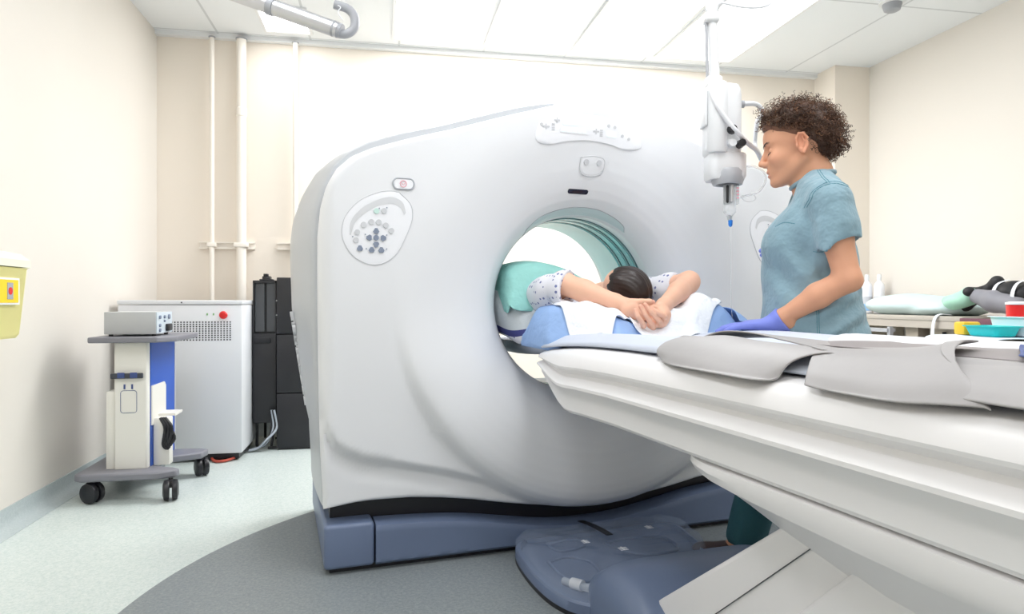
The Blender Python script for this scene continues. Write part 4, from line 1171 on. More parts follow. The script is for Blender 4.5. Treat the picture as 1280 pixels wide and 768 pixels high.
clothgrid('lead_sheet', [[(.05, 1.32, .848), (.04, 1.5, .85), (.02, 1.8, .85), (.0, 2.2, .85)], [(-.08, 1.30, .846), (-.08, 1.55, .85), (-.10, 1.8, .846), (-.1, 2.2, .846)],
          [(-.20, 1.38, .848), (-.2, 1.55, .848), (-.2, 1.8, .845), (-.2, 2.2, .845)]], M['leadunder'], None, amp=.3, seed=62, floorz=fl,
          label='flat taupe vinyl sheet lying under the two folded grey ones', cat='lead sheet', group=None) if False else None
def lead(rows, mm, label, seed, amp, grp='lead sheets on the table', und=0):
    o = clothgrid('lead_sheet', rows, mm, None, amp=amp, seed=seed, floorz=fl if not und else (lambda U, W: PADH(U, W)+.006+und), th=.0035, label=label, cat='lead sheet')
    o['group'] = grp; return o
lead([[(.05, 1.28, .844), (.04, 1.5, .846), (.02, 1.8, .848), (.0, 2.2, .848)], [(-.08, 1.26, .846), (-.08, 1.55, .85), (-.10, 1.8, .846), (-.1, 2.2, .846)], [(-.20, 1.34, .846), (-.2, 1.55, .846), (-.2, 1.8, .845), (-.2, 2.2, .845)]],
     M['leadunder'], 'flat taupe vinyl sheet lying behind the two folded grey ones', 62, .2, und=.001)
lead([[(-.205, .97, .838), (-.190, 1.02, .840), (-.17, 1.07, .842), (-.185, 1.18, .840), (-.215, 1.33, .840), (-.255, 1.47, .838)],
      [(-.235, .96, .842), (-.225, 1.02, .846), (-.21, 1.08, .850), (-.225, 1.2, .846), (-.25, 1.34, .844), (-.27, 1.45, .842)],
      [(-.275, .955, .832), (-.275, 1.03, .836), (-.272, 1.10, .838), (-.280, 1.22, .832), (-.290, 1.33, .830), (-.290, 1.42, .834)],
      [(-.305, .965, .815), (-.312, 1.04, .812), (-.316, 1.10, .810), (-.322, 1.23, .804), (-.326, 1.34, .800), (-.308, 1.40, .818)],
      [(-.312, .985, .796), (-.332, 1.045, .790), (-.342, 1.11, .782), (-.350, 1.24, .775), (-.354, 1.35, .768), (-.325, 1.39, .785)]],
     M['lead'], 'folded grey vinyl sheet nearest the gloved hand, its tip curling over the table edge', 63, .3)
c2 = [[(-.10, 1.33, .842), (-.10, 1.42, .844), (-.085, 1.50, .850), (-.085, 1.56, .862), (-.10, 1.585, .866), (-.125, 1.575, .862)],
      [(-.19, 1.38, .844), (-.185, 1.46, .848), (-.175, 1.54, .854), (-.172, 1.60, .866), (-.185, 1.625, .870), (-.205, 1.61, .866)],
      [(-.27, 1.42, .838), (-.265, 1.50, .840), (-.258, 1.58, .846), (-.250, 1.64, .856), (-.255, 1.665, .858), (-.268, 1.66, .852)],
      [(-.312, 1.45, .815), (-.316, 1.53, .813), (-.316, 1.61, .814), (-.310, 1.68, .822), (-.306, 1.715, .826), (-.304, 1.73, .822)],
      [(-.338, 1.47, .792), (-.342, 1.55, .787), (-.344, 1.63, .787), (-.338, 1.71, .794), (-.330, 1.76, .798), (-.326, 1.77, .796)]]
lead(c2, M['lead'], 'folded grey vinyl sheet at the right, its side rolled up in a curl', 64, .2)
lead([[(.0, 1.56, .845), (.0, 1.75, .846), (.0, 1.95, .846), (.0, 2.2, .846)], [(-.13, 1.60, .844), (-.12, 1.75, .847), (-.12, 1.95, .846), (-.12, 2.2, .846)], [(-.21, 1.62, .844), (-.215, 1.79, .848), (-.22, 1.95, .847), (-.22, 2.2, .847)], [(-.268, 1.64, .838), (-.275, 1.80, .842), (-.275, 2.0, .842), (-.275, 2.2, .842)],
      [(-.305, 1.66, .822), (-.31, 1.80, .823), (-.31, 2.0, .823), (-.31, 2.2, .823)], [(-.325, 1.68, .805), (-.332, 1.80, .805), (-.332, 2.0, .805), (-.332, 2.2, .805)]],
     M['lead'], 'smooth grey vinyl sheet at the right edge of the picture, crossed by a navy strap', 65, .25, und=-.001)
lead([[(-.215, .99, .838), (-.185, 1.04, .858), (-.180, 1.14, .860), (-.210, 1.28, .852), (-.250, 1.42, .844)], [(-.17, .98, .840), (-.13, 1.04, .852), (-.12, 1.16, .852), (-.16, 1.3, .848), (-.2, 1.44, .842)], [(-.10, .98, .840), (-.06, 1.05, .844), (-.06, 1.2, .844), (-.1, 1.35, .844), (-.15, 1.45, .84)]],
     M['lead'], 'grey vinyl flap lifted just behind the sheet nearest the gloved hand', 67, .15)
bm_ = clothgrid('navy_strap', [[(-.23, 1.735, .858), (-.16, 1.69, .857), (-.06, 1.62, .856), (.03, 1.56, .856)], [(-.234, 1.752, .857), (-.164, 1.706, .856), (-.064, 1.636, .855), (.03, 1.574, .855)]], M['navyband'], None, nu=30, nv=4, amp=.0, seed=66, label='narrow navy strap lying on the grey sheet at the far right', cat='strap', th=.003)

# ------------------------------------------------------------------ clear cover on the floor plate in front of the scanner
M['clear'] = mat('clear_soft_plastic', (.50, .60, .80), .10, spec=.6, alpha=.22)
M['hose'] = mat('greyish_hose', (.42, .46, .52), .4)
FP = g_empty('floor_tray', -.05, .3, 0, label='low slate blue floor plate under a crinkled clear plastic cover', cat='tray')
outp = curve2([(-.30, .01), (-.345, .07), (-.365, .2), (-.370, .34), (-.358, .46), (-.32, .55), (-.25, .60), (-.12, .60), (.02, .52), (.16, .44), (.27, .33), (.32, .18), (.31, .01), (0, .01)], 90, True)
m = MB(); m.prism(outp, .002, .016); m.build('rubber_skirt', M['black'], FP, frame=GF)
def ins(k, dz): c = (-.03, .25); return [(c[0]+(u-c[0])*k, c[1]+(w-c[1])*k, dz) for u, w in outp]
m = MB(); m.rings([ins(1.0, .016), ins(1.0, .045), ins(.985, .052), ins(.95, .054), ins(.93, .040), ins(.3, .040), ins(.02, .040)], True, True); m.build('plate', M['blue'], FP, frame=GF, ang=40)
for pts in ([(-.28, .22), (-.2, .20), (-.14, .28), (-.18, .40), (-.27, .38)], [(-.02, .12), (.1, .10), (.22, .14), (.2, .26), (.05, .26)], [(-.22, .06), (-.1, .05), (-.1, .12), (-.2, .14)]):
    c = curve2(pts, 30, True); MB().tube([(u, w, .042) for u, w in c]+[(c[0][0], c[0][1], .042)], .006, 8).build('raised_rib', M['blue'], FP, frame=GF, ang=181)
MB().tube([(-.30, .40, .052), (-.27, .46, .054), (-.22, .50, .052), (-.12, .52, .05)], .012, 12).build('hose', M['hose'], FP, frame=GF)
MB().tube([(-.285, .43, .055), (-.265, .465, .057)], .017, 12).build('hose_clamp', M['metalwhite'], FP, frame=GF)
nzp = np_noise(71, 20, .035, 14, 60); m = MB(); R = []
for k, zc in ((1.0, .046), (.995, .075), (.97, .092), (.93, .097)):
    R.append([(u, w, zc) for u, w, _ in ins(k, 0)])
for k in np.linspace(.85, .03, 16): R.append([(u, w, .092) for u, w, _ in ins(k, 0)])
R = [[(u, w, z+(float(abs(nzp(u, w, 0)))-.012 if z > .08 else 0)) for u, w, z in r] for r in R]
m.rings(R, False, True); m.build('clear_cover', M['clear'], FP, frame=GF, ang=181)
clothgrid('strap', [[(-.075, -.0, .093), (-.07, .09, .104), (-.055, .16, .102), (-.05, .20, .100)], [(-.045, -.0, .093), (-.04, .09, .104), (-.025, .16, .102), (-.02, .20, .100)]], M['black'], FP, nu=20, nv=4, amp=0, th=.003)
m = MB()
for u, w, s_ in ((-.16, .26, 1), (-.07, .36, 1.2), (.12, .20, 1.1)):
    for k in range(3): m.box(u-.012*s_, u+.012*s_, w-.01+k*.010, w-.006+k*.010, .1115, .1125)
    m.box(u-.003, u+.002, w-.016, w+.016, .112, .1127)
m.build('white_marks', M['panelwhite'], FP, frame=GF, smooth=False)

# ------------------------------------------------------------------ injector hanging from the ceiling
IJ = cam2w(.748, 2.4)
IM = Matrix.Translation((IJ[0], IJ[1], 0)) @ Matrix.Rotation(-YAW, 4, 'Z')
IE = empty('contrast_injector', (IJ[0], IJ[1], 1.25), -YAW, label='white contrast injector hanging from a ceiling arm beside the woman', cat='injector')
M['inj'] = mat('injector_white', (.76, .77, .79), .35); M['ijgrey'] = mat('injector_grey', (.42, .43, .46), .35); M['clearp'] = mat('clear_syringe', (.9, .93, .95), .08, alpha=.35)
M['bluetip'] = mat('blue_tip', (.02, .22, .75), .35); M['cable'] = mat('white_cable', (.72, .73, .76), .4)
def ib(name, mm, fn, parent=IE, **k): m = MB(); fn(m); return m.build(name, mm, parent, frame=IM, **k)
X = lambda px: (px-905)*.00282
Z = lambda py: .93+(376-py)*.00282
ib('pole', M['inj'], lambda m: m.tube([(X(894), 0, Z(118)), (X(892), 0, Z(60)), (X(890), 0, Z(24))], .0175, 16))
ib('pole_cable', M['ijgrey'], lambda m: m.tube([(X(884.5), -.004, Z(116)), (X(883), -.004, Z(60)), (X(882), -.004, Z(24)), (X(886), 0, Z(6)), (X(900), 0, Z(-4))], .0055, 8))
for z0, z1, xc in ((29, 17, 890), (110, 96, 893)):
    ib('collar', M['metalwhite'], lambda m: m.box(X(xc)-.031, X(xc)+.024, -.026, .026, Z(z0), Z(z1), .010, 3))
ib('arm', M['inj'], lambda m: m.tube([(X(890), 0, Z(24)), (X(891), 0, Z(8)), (X(902), .01, Z(-6)), (X(930), .03, Z(-24)), (X(1010), .1, Z(-60)), (X(1015), .11, Z(-110)), (X(1015), .11, 2.74)], [.02, .024, .024, .022, .024, .03, .03], 16))
ib('ceiling_plate', M['metalwhite'], lambda m: m.lathe([(.08, 2.715), (.08, 2.75)], (X(1015), .11, 0)))
ib('cable_loop', M['cable'], lambda m: m.tube([tuple(p) for p in catmull([(X(900), -.02, Z(6)), (X(925), -.03, Z(13)), (X(948), -.03, Z(13)), (X(962), -.02, Z(5)), (X(968), 0, Z(-12)), (X(975), .05, Z(-45))], 30)], .0045, 8))
ib('upper_housing', M['inj'], lambda m: m.rings([[(x*s_+X(902), y*s_, z) for x, y in rrect(-.062, .062, -.055, .055, .035, 6)] for z, s_ in ((Z(196), .88), (Z(193), .97), (Z(188), 1.0), (Z(122), 1.0), (Z(114), .96), (Z(109), .86), (Z(107), .6))], True, True), ang=50)
ib('motor_barrel', M['inj'], lambda m: m.lathe([(.01, Z(194.5)), (.030, Z(194)), (.034, Z(191)), (.034, Z(112)), (.03, Z(108)), (.01, Z(107))], (X(893), -.040, 0), n=28))
ib('side_flap', M['inj'], lambda m: m.box(X(877), X(881), -.04, .03, Z(160), Z(116), .004))
ib('lower_housing', M['inj'], lambda m: m.rings([[(x*s_+X(906), y*s_, z) for x, y in rrect(-.066, .066, -.055, .055, .03, 6)] for z, s_ in ((Z(226), .92), (Z(222), 1.0), (Z(196), 1.0), (Z(194), .96))], True, True), ang=50)
ib('drive_ring', M['ijgrey'], lambda m: m.lathe([(.028, Z(224)), (.040, Z(232)), (.050, Z(232)), (.056, Z(226)), (.056, Z(217)), (.050, Z(213))], (X(908), -.012, 0), n=36))
ib('drive_face', M['black'], lambda m: m.lathe([(.001, Z(231)), (.035, Z(231)), (.037, Z(229))], (X(909), -.012, 0), n=28))
ib('knob', M['black'], lambda m: m.lathe([(.012, -.082), (.016, -.078), (.016, -.066), (.008, -.064)], (X(907), 0, Z(168)), axis='Y', n=10) if False else m.cyl((X(907), -.068, Z(168)), (X(907), -.086, Z(168)), .017, .014, 12))
ib('knob', M['black'], lambda m: m.cyl((X(918), -.052, Z(185)), (X(918), -.088, Z(185)), .015, .013, 8))
ib('knob_boss', M['inj'], lambda m: m.cyl((X(908), -.05, Z(184)), (X(908), -.075, Z(184)), .016, .013, 16))
ib('plunger', M['black'], lambda m: m.box(X(905), X(912), -.03, .01, Z(256), Z(232), .006))
ib('plunger_rod', M['silver'], lambda m: m.cyl((X(911), -.034, Z(254)), (X(911), -.034, Z(233)), .005, n=12))
ib('syringe', M['clearp'], lambda m: m.lathe([(.002, Z(274)), (.006, Z(272)), (.021, Z(266)), (.022, Z(262)), (.022, Z(232))], (X(911), -.01, 0), n=28, cap=False))
ib('syringe_label', M['pinkish'], lambda m: [m.box(X(917), X(920), -.034, -.033, Z(250-4*k), Z(248-4*k)) for k in range(4)])
ib('clear_bracket', M['clearp'], lambda m: m.box(X(914), X(922), -.02, .02, Z(256), Z(230), .003))
ib('nozzle', M['silver'], lambda m: m.lathe([(.004, Z(277)), (.008, Z(274)), (.009, Z(271)), (.004, Z(269))], (X(911), -.01, 0), n=16))
ib('blue_cap', M['bluetip'], lambda m: m.lathe([(.003, Z(284)), (.007, Z(282)), (.008, Z(276)), (.004, Z(275))], (X(912), -.01, 0), n=14))
ib('thin_line', M['clearp'], lambda m: m.tube([(X(912), -.01, Z(284)), (X(912.5), -.01, Z(330)), (X(913), -.01, Z(385)), (X(915), -.01, Z(402))], .0007, 6))
ib('cable', M['cable'], lambda m: m.tube([tuple(p) for p in catmull([(X(885), -.04, Z(108)), (X(884), -.055, Z(122)), (X(889), -.075, Z(140)), (X(900), -.08, Z(158)), (X(914), -.08, Z(174)), (X(930), -.05, Z(184)), (X(946), 0, Z(188)), (X(975), .18, Z(186)), (X(995), .4, Z(150)), (X(985), .3, Z(125)), (X(960), .05, Z(136)), (X(945), 0, Z(130)), (X(926), 0, Z(130))], 90)], .0085, 10))
ib('cable_plug', M['ijgrey'], lambda m: m.cyl((X(922), 0, Z(130)), (X(930), 0, Z(130)), .013, n=14))
ib('thin_tube', M['clearp'], lambda m: m.tube([tuple(p) for p in catmull([(X(929), -.01, Z(209)), (X(942), -.01, Z(209)), (X(955), -.0, Z(215)), (X(957), .0, Z(226)), (X(950), .0, Z(238)), (X(940), -.01, Z(243)), (X(924), -.01, Z(247))], 40)], .0042, 8))
ib('tube_clip', M['cable'], lambda m: m.tube([(X(935)+.024*math.cos(a), -.012, Z(248)+.013*math.sin(a)) for a in np.linspace(0, 2*PI, 24)], .0016, 6))

# ceiling lamp arm with a hook at the upper left
HK = empty('ceiling_hanger', (-.30, 2.7, 2.1), label='silver ceiling hanger tube ending in a grey hooked handle, upper left', cat='ceiling hanger')
def hk(name, mm, pts, r, n=18): MB().tube([tuple(p) for p in pts], r, n).build(name, mm, HK, ang=50)
A0, A1 = np.array((-.63, 2.78, 2.135)), np.array((-.175, 2.68, 1.965))
hk('tube', M['silver'], [A0, A1], .030)
hk('sleeve_ring', M['greyplast'], [A0+(A1-A0)*.42, A0+(A1-A0)*.47], .034)
hk('end_cap', M['greyplast'], [A1-(A1-A0)*.04, A1+(A1-A0)*.03], [.031, .027])
hk('hook', M['greyplast'], catmull([A1+(-.01, 0, -.012), A1+(.03, 0, -.012), A1+(.058, 0, .012), A1+(.060, 0, .055), A1+(.035, 0, .085), A1+(-.015, 0, .098)], 26), .017)
hk('tether', M['cable'], catmull([A1+(-.01, -.01, .095), A1+(.01, -.02, .08), A1+(-.0, -.02, .06), A1+(.02, -.02, .03)], 14), .002, 6)
hk('drop_post', M['silver'], [A0+(.02, 0, -.01), A0+(-.02, .0, .10), (-.66, 2.79, 2.72)], .026)
MB().lathe([(.09, 2.72), (.09, 2.75)], (-.66, 2.79, 0)).build('ceiling_plate', M['metalwhite'], HK)

# ------------------------------------------------------------------ white equipment cabinet
M['cab'] = mat('cabinet_white', (.77, .78, .81), .4); M['darkhole'] = mat('vent_hole', (.05, .05, .06), .7); M['red'] = mat('red_button', (.75, .02, .02), .35); M['led'] = mat('green_mark', (.25, .5, .22), .5)
CB = empty('equipment_cabinet', (-1.15, 4.48, 0), label='white metal equipment cabinet with a round red button, behind the cart', cat='cabinet')
x0, x1, y0, y1 = -1.478, -.815, 4.17, 4.62
MB().box(x0, x1, y0, y1, .045, .905, .006).build('body', M['cab'], CB)
MB().box(x0-.003, x1+.003, y0-.004, y1, .908, .932, .005).build('top_cover', M['cab'], CB)
m = MB()
for i in range(22):
    for j in range(9): m.box(-1.232+i*.0166, -1.232+i*.0166+.0085, y0-.0012, y0, .700+j*.0128, .700+j*.0128+.0075)
m.build('vent_grille', M['darkhole'], CB, smooth=False)
o = MB().cyl((-.913, y0, .847), (-.913, y0-.022, .847), .016, .02, 24).lathe([(.02, y0-.022), (.018, y0-.030), (.001, y0-.032)], (-.913, 0, .847) if False else (0, 0, -9)) if False else None
MB().rings([[(-.913+r*math.cos(2*PI*k/24), y, .847+r*math.sin(2*PI*k/24)) for k in range(24)] for r, y in ((.014, y0), (.014, y0-.010), (.022, y0-.012), (.023, y0-.020), (.018, y0-.026), (.004, y0-.028))], True, True).build('red_button', M['red'], CB)
for xx in (-1.004, -.97): MB().box(xx-.004, xx+.004, y0-.002, y0, .845, .857).build('indicator', M['led'], CB, smooth=False)
MB().box(-1.145, -1.137, y0-.005, y0, .915, .923).build('latch', M['darkhole'], CB, smooth=False)
MB().box(x0+.02, x1-.02, y0+.02, y1-.02, .012, .046).build('plinth', M['black'], CB)
for xx in (x0+.06, x1-.05):
    for yy in (y0+.05, y1-.05): MB().cyl((xx-.015, yy, .028), (xx+.015, yy, .028), .0275, n=18).build('caster', M['black'], CB)
MB().tube([tuple(p) for p in catmull([(-1.02, 4.30, .03), (-.97, 4.16, .012), (-.92, 4.13, .010), (-.87, 4.18, .012), (-.85, 4.25, .02)], 24)], .008, 8).build('red_cable', mat('red_cable', (.5, .08, .05), .5), CB)

# black server columns
M['rack'] = mat('black_cabinet', (.018, .018, .022), .45); M['rackglass'] = mat('smoked_panel', (.085, .09, .10), .25)
RK = empty('black_cabinet', (-.55, 4.6, 0), label='tall plain black cabinet in three stacked sections, partly behind the scanner', cat='cabinet', group='black cabinets by the back wall')
for z0, z1 in ((.012, .350), (.355, .718), (.723, 1.074)): MB().box(-.660, -.40, 4.42, 4.9, z0, z1, .004).build('panel', M['rack'], RK)
MB().box(-.65, -.41, 4.43, 4.89, 0, .013).build('plinth', M['black'], RK)
for z in (.93, .84): MB().box(-.663, -.657, 4.415, 4.42, z-.004, z+.004).build('screw', M['silver'], RK)
RL = empty('black_cabinet', (-.735, 4.6, 0), label='narrow black cabinet with a smoked upper panel, standing on thin feet beside the white cabinet', cat='cabinet', group='black cabinets by the back wall')
MB().box(-.808, -.668, 4.46, 4.85, .165, .725, .004).box(-.808, -.668, 4.50, 4.85, .725, 1.055).box(-.808, -.800, 4.46, 4.5, .72, 1.055).box(-.676, -.668, 4.46, 4.5, .72, 1.055).box(-.808, -.668, 4.46, 4.5, 1.04, 1.056).build('body', M['rack'], RL)
MB().box(-.798, -.743, 4.485, 4.499, .735, 1.038).box(-.728, -.678, 4.485, 4.499, .735, 1.038).build('smoked_panel', M['rackglass'], RL)
MB().box(-.80, -.70, 4.452, 4.46, .665, .700, .003).build('label_strip', M['black'], RL)
MB().box(-.76, -.71, 4.50, 4.56, 1.056, 1.085, .006).box(-.775, -.695, 4.49, 4.57, 1.056, 1.066, .004).box(-.752, -.725, 4.5, 4.54, 1.085, 1.10, .003).build('top_socket', M['rack'], RL)
for yy in (4.50, 4.80):
    MB().tube([(-.68, yy, .17), (-.70, yy-.03, .008)], .007, 8).tube([(-.72, yy-.03, .008), (-.665, yy-.03, .008)], .008, 8).build('foot', M['black'], RL)
    MB().tube([(-.79, yy, .17), (-.79, yy, .008)], .009, 8).build('foot', M['black'], RL)
CBn = empty('cable_bundle', (-.75, 4.5, 0), label='grey cables looping to the floor below the narrow black cabinet', cat='cable')
for k in range(4):
    MB().tube([tuple(p) for p in catmull([(-.70+.008*k, 4.44-.005*k, .25), (-.69+.01*k, 4.42, .14), (-.715, 4.40-.01*k, .05+.008*k), (-.78, 4.42-.01*k, .018), (-.84-.02*k, 4.36, .014)], 24)], .007, 8).build('cable', M['hose'] if k % 2 else M['black'], CBn)

# ------------------------------------------------------------------ the cart
M['cartcream'] = mat('cart_cream', (.80, .78, .73), .45); M['cartgrey'] = mat('cart_grey', (.22, .22, .25), .5); M['cartblue'] = mat('cart_blue', (.01, .09, .50), .4); M['cartsteel'] = mat('cart_column', (.50, .52, .55), .4)
KT = empty('equipment_cart', (-1.17, 3.66, 0), label='small wheeled cart with a cream column, blue back panel and grey shelves', cat='cart')
def shelf(poly, z0, z1, name, b=.006): m = MB(); m.prism(poly, z0, z1); return m.build(name, M['cartgrey'], KT, bevel=b, ang=40)
shelf([(-1.345, 3.43), (-1.05, 3.43), (-.985, 3.52), (-.985, 3.90), (-1.345, 3.90)], .733, .760, 'top_shelf')
shelf([(-1.395, 3.42), (-1.36, 3.395), (-1.03, 3.395), (-.965, 3.43), (-.955, 3.46), (-.99, 3.49), (-1.10, 3.54), (-1.10, 3.72), (-.94, 3.80), (-.93, 3.89), (-.98, 3.92), (-1.36, 3.92), (-1.40, 3.88)], .100, .135, 'base_shelf', .008)
MB().prism([(-1.252, 3.485), (-1.106, 3.485), (-1.106, 3.53), (-1.252, 3.53)], .13, .735).build('column', M['cartcream'], KT, bevel=.008)
MB().box(-1.292, -1.252, 3.50, 3.64, .130, .50, .006).build('side_pocket', M['cartcream'], KT)
MB().box(-1.124, -1.104, 3.531, 3.90, .13, .733).build('back_panel', M['cartblue'], KT)
MB().box(-1.126, -1.100, 3.90, 3.906, .13, .733).build('panel_trim', M['cartcream'], KT)
MB().box(-1.24, -1.125, 3.66, 3.82, .06, .733, .01).build('lift_column', M['cartsteel'], KT)
m = MB(); m.prism([(3.532, .52), (3.72, .52), (3.74, .50), (3.74, .33), (3.532, .33)], -1.104, -1.098, axis='X'); m.build('pocket_back', M['cartcream'], KT)
m = MB(); m.box(-1.104, -1.03, 3.56, 3.62, .13, .36, .006).box(-1.104, -1.02, 3.62, 3.74, .36, .372).build('tray_pocket', M['cartcream'], KT)
MB().box(-1.262, -1.122, 3.468, 3.484, .563, .588, .004).build('cable_rail', M['seam'], KT)
for xx in (-1.215, -1.16): MB().box(xx-.016, xx+.016, 3.464, 3.47, .566, .592, .003).build('rail_clip', M['navyband'], KT)
c = rrect(-1.222, -1.152, .400, .505, .012, 4); MB().tube([(a, 3.4845, z) for a, z in c]+[(c[0][0], 3.4845, c[0][1])], .0012, 6).build('outline_mark', M['navyband'], KT, ang=181)
for xx in (-1.205, -1.172): MB().box(xx-.004, xx+.004, 3.4835, 3.485, .512, .535).build('arrow_mark', M['navyband'], KT, smooth=False)
for k in range(3):
    MB().tube([tuple(p) for p in catmull([(-1.07+.01*k, 3.56, .36), (-1.045+.015*k, 3.545, .31), (-1.055+.01*k, 3.55, .23), (-1.03+.012*k, 3.555, .22+.02*k), (-1.035, 3.56, .33)], 20)], .008, 8).build('black_cable', M['black'], KT)
def caster(x, y, a):
    c_ = empty('caster', (x, y, 0), a); c_.parent = KT
    c_.matrix_parent_inverse = wmat(KT).inverted()
    T = Matrix.Translation((x, y, 0)) @ Matrix.Rotation(a, 4, 'Z')
    m = MB(); m.T = T
    for s in (-1, 1): m.lathe([(.012, s*.005), (.045, s*.006), (.048, s*.012), (.045, s*.028), (.025, s*.034), (.006, s*.034)], (0, -.018, .0485), axis='X', n=26)
    m.cyl((0, -.01, .055), (0, 0, .100), .010, n=12); m.box(-.012, .012, -.035, .012, .065, .094, .006)
    return m
m1 = None
for x, y, a in ((-1.335, 3.43, 1.1), (-.985, 3.425, .25), (-.965, 3.87, .5), (-1.34, 3.88, 0.)):
    m = MB(); m.T = Matrix.Translation((x, y, 0)) @ Matrix.Rotation(a, 4, 'Z')
    for s in (-1, 1): m.lathe([(.012, s*.005), (.045, s*.006), (.048, s*.012), (.045, s*.028), (.025, s*.034), (.006, s*.034)], (0, -.018, .0485), axis='X', n=26)
    m.cyl((0, -.01, .055), (0, 0, .100), .010, n=12); m.box(-.012, .012, -.035, .012, .065, .094, .006)
    m.build('caster', M['black'], KT)
# instrument box on the cart
BX = empty('instrument_box', (-1.19, 3.62, .76), label='grey instrument box with a connector panel, on top of the cart', cat='instrument')
MB().box(-1.30, -1.073, 3.50, 3.74, .770, .876, .003).build('casing', mat('box_grey', (.50, .51, .52), .4), BX)
MB().box(-1.073, -1.069, 3.503, 3.737, .772, .874).build('connector_panel', mat('connector_panel', (.60, .68, .75), .35), BX)
for yy, zz, r in ((3.54, .85, .009), (3.54, .81, .008), (3.54, .787, .008), (3.61, .85, .008), (3.68, .85, .012), (3.61, .83, .006)):
    MB().cyl((-1.069, yy, zz), (-1.062, yy, zz), r, n=14).build('socket', M['btndark'], BX)
MB().box(-1.069, -1.055, 3.63, 3.70, .78, .815, .004).build('plug', M['black'], BX)
for xx in (-1.28, -1.09):
    for yy in (3.53, 3.71): MB().cyl((xx, yy, .760), (xx, yy, .771), .010, n=12).build('rubber_foot', M['black'], BX)

# sharps bin on the left wall
SB = empty('sharps_bin', (XL, 2.850, .785), label='pale yellow sharps bin hung on the left wall at the picture edge', cat='bin')
M['yellow'] = mat('pale_yellow_plastic', (.86, .79, .33), .4, noise=(6, .03)); M['yellowlid'] = mat('cream_lid', (.82, .82, .66), .4); M['yel2'] = mat('warning_yellow', (.90, .62, .01), .45)
m = MB(); m.rings([[(XL+.012+x, y, z) for x, y in rrect(0, dx, 2.630+iy, 2.975-iy, .02, 5)] for z, dx, iy in ((.785, .10, .012), (.80, .11, .006), (1.05, .135, .002), (1.055, .14, 0))], True, True); m.build('body', M['yellow'], SB)
m = MB(); m.rings([[(XL+.012+x, y, z) for x, y in rrect(0, dx, 2.625+iy, 2.980-iy, .02, 5)] for z, dx, iy in ((1.058, .145, 0), (1.085, .145, 0), (1.11, .12, .02), (1.125, .05, .05))], True, True); m.build('lid', M['yellowlid'], SB)
# Its label faces the room: panel on the front face
m = MB(); m.prism([(2.650, .915), (2.905, .915), (2.905, 1.015), (2.650, 1.015)], XL+.139, XL+.146, axis='X'); m.build('label', M['panelwhite'], SB)
m = MB(); m.prism([(2.660, .922), (2.895, .922), (2.895, 1.008), (2.660, 1.008)], XL+.146, XL+.1475, axis='X'); m.build('label_field', M['yel2'], SB)
m = MB(); m.prism([(2.815, .935), (2.855, .935), (2.855, .997), (2.815, .997)], XL+.1475, XL+.149, axis='X'); m.build('label_mark', M['greyplast'], SB)
m = MB(); m.cyl((XL+.149, 2.835, .966), (XL+.150, 2.835, .966), .014, n=16); m.build('hazard_mark', M['red'], SB)
MB().box(XL, XL+.014, 2.660, 2.950, .83, 1.05).build('wall_bracket', M['metalwhite'], SB)

# ------------------------------------------------------------------ right hand side: desk, things on it, tray cart
M['desk'] = mat('desk_beige', (.46, .405, .335), .5); M['desktop'] = mat('desk_top', (.47, .43, .38), .45); M['maroon'] = mat('maroon_edge', (.16, .06, .09), .45)
DK = empty('desk', (3.46, 4.0, 0), label='beige desk along the right wall behind the woman', cat='desk')
MB().box(3.19, 3.722, 3.29, 4.70, .81, .838, .004).build('desk_top', M['desktop'], DK)
MB().box(3.195, 3.215, 3.29, 4.70, .765, .81).build('apron_rail', M['desktop'], DK)
MB().box(3.24, 3.72, 3.67, 3.77, 0, .81).build('upright', M['desk'], DK)
MB().box(3.26, 3.72, 3.29, 3.60, .02, .81).build('cupboard', M['desk'], DK)
for yy in (3.345, 3.475):
    MB().box(3.255, 3.26, yy-.057, yy+.057, .05, .79).build('door', M['desk'], DK)
    MB().box(3.235, 3.255, yy-.008, yy+.008, .65, .745, .004).build('handle', M['black'], DK)
MB().box(3.30, 3.72, 4.35, 4.68, .02, .81).build('back_cupboard', M['desk'], DK)
LD_ = empty('step_stool', (3.2, 3.93, 0), label='grey metal step frame standing in front of the desk', cat='step stool')
for yy in (3.80, 4.03): MB().box(3.14, 3.165, yy-.012, yy+.012, 0, .765).build('rail', M['ijgrey'], LD_)
for zz in (.20, .42, .62, .73): MB().box(3.13, 3.19, 3.80, 4.03, zz, zz+.022).build('step', M['ijgrey'], LD_)
# second desk with maroon edge
D2 = empty('desk', (3.45, 2.9, 0), label='desk with a maroon edge at the far right behind the supply tray', cat='desk')
MB().box(3.19, 3.722, 2.2, 3.27, .80, .82).build('desk_top', M['desktop'], D2)
MB().box(3.165, 3.19, 2.2, 3.285, .795, .832, .004).build('edge_trim', M['maroon'], D2)
MB().box(3.165, 3.192, 3.25, 3.285, 0, .795).build('leg', M['maroon'], D2)
MB().box(3.40, 3.42, 2.2, 3.25, .2, .80).build('modesty_panel', M['desk'], D2)
MB().box(3.165, 3.2, 2.2, 2.235, 0, .795).build('leg', M['maroon'], D2)
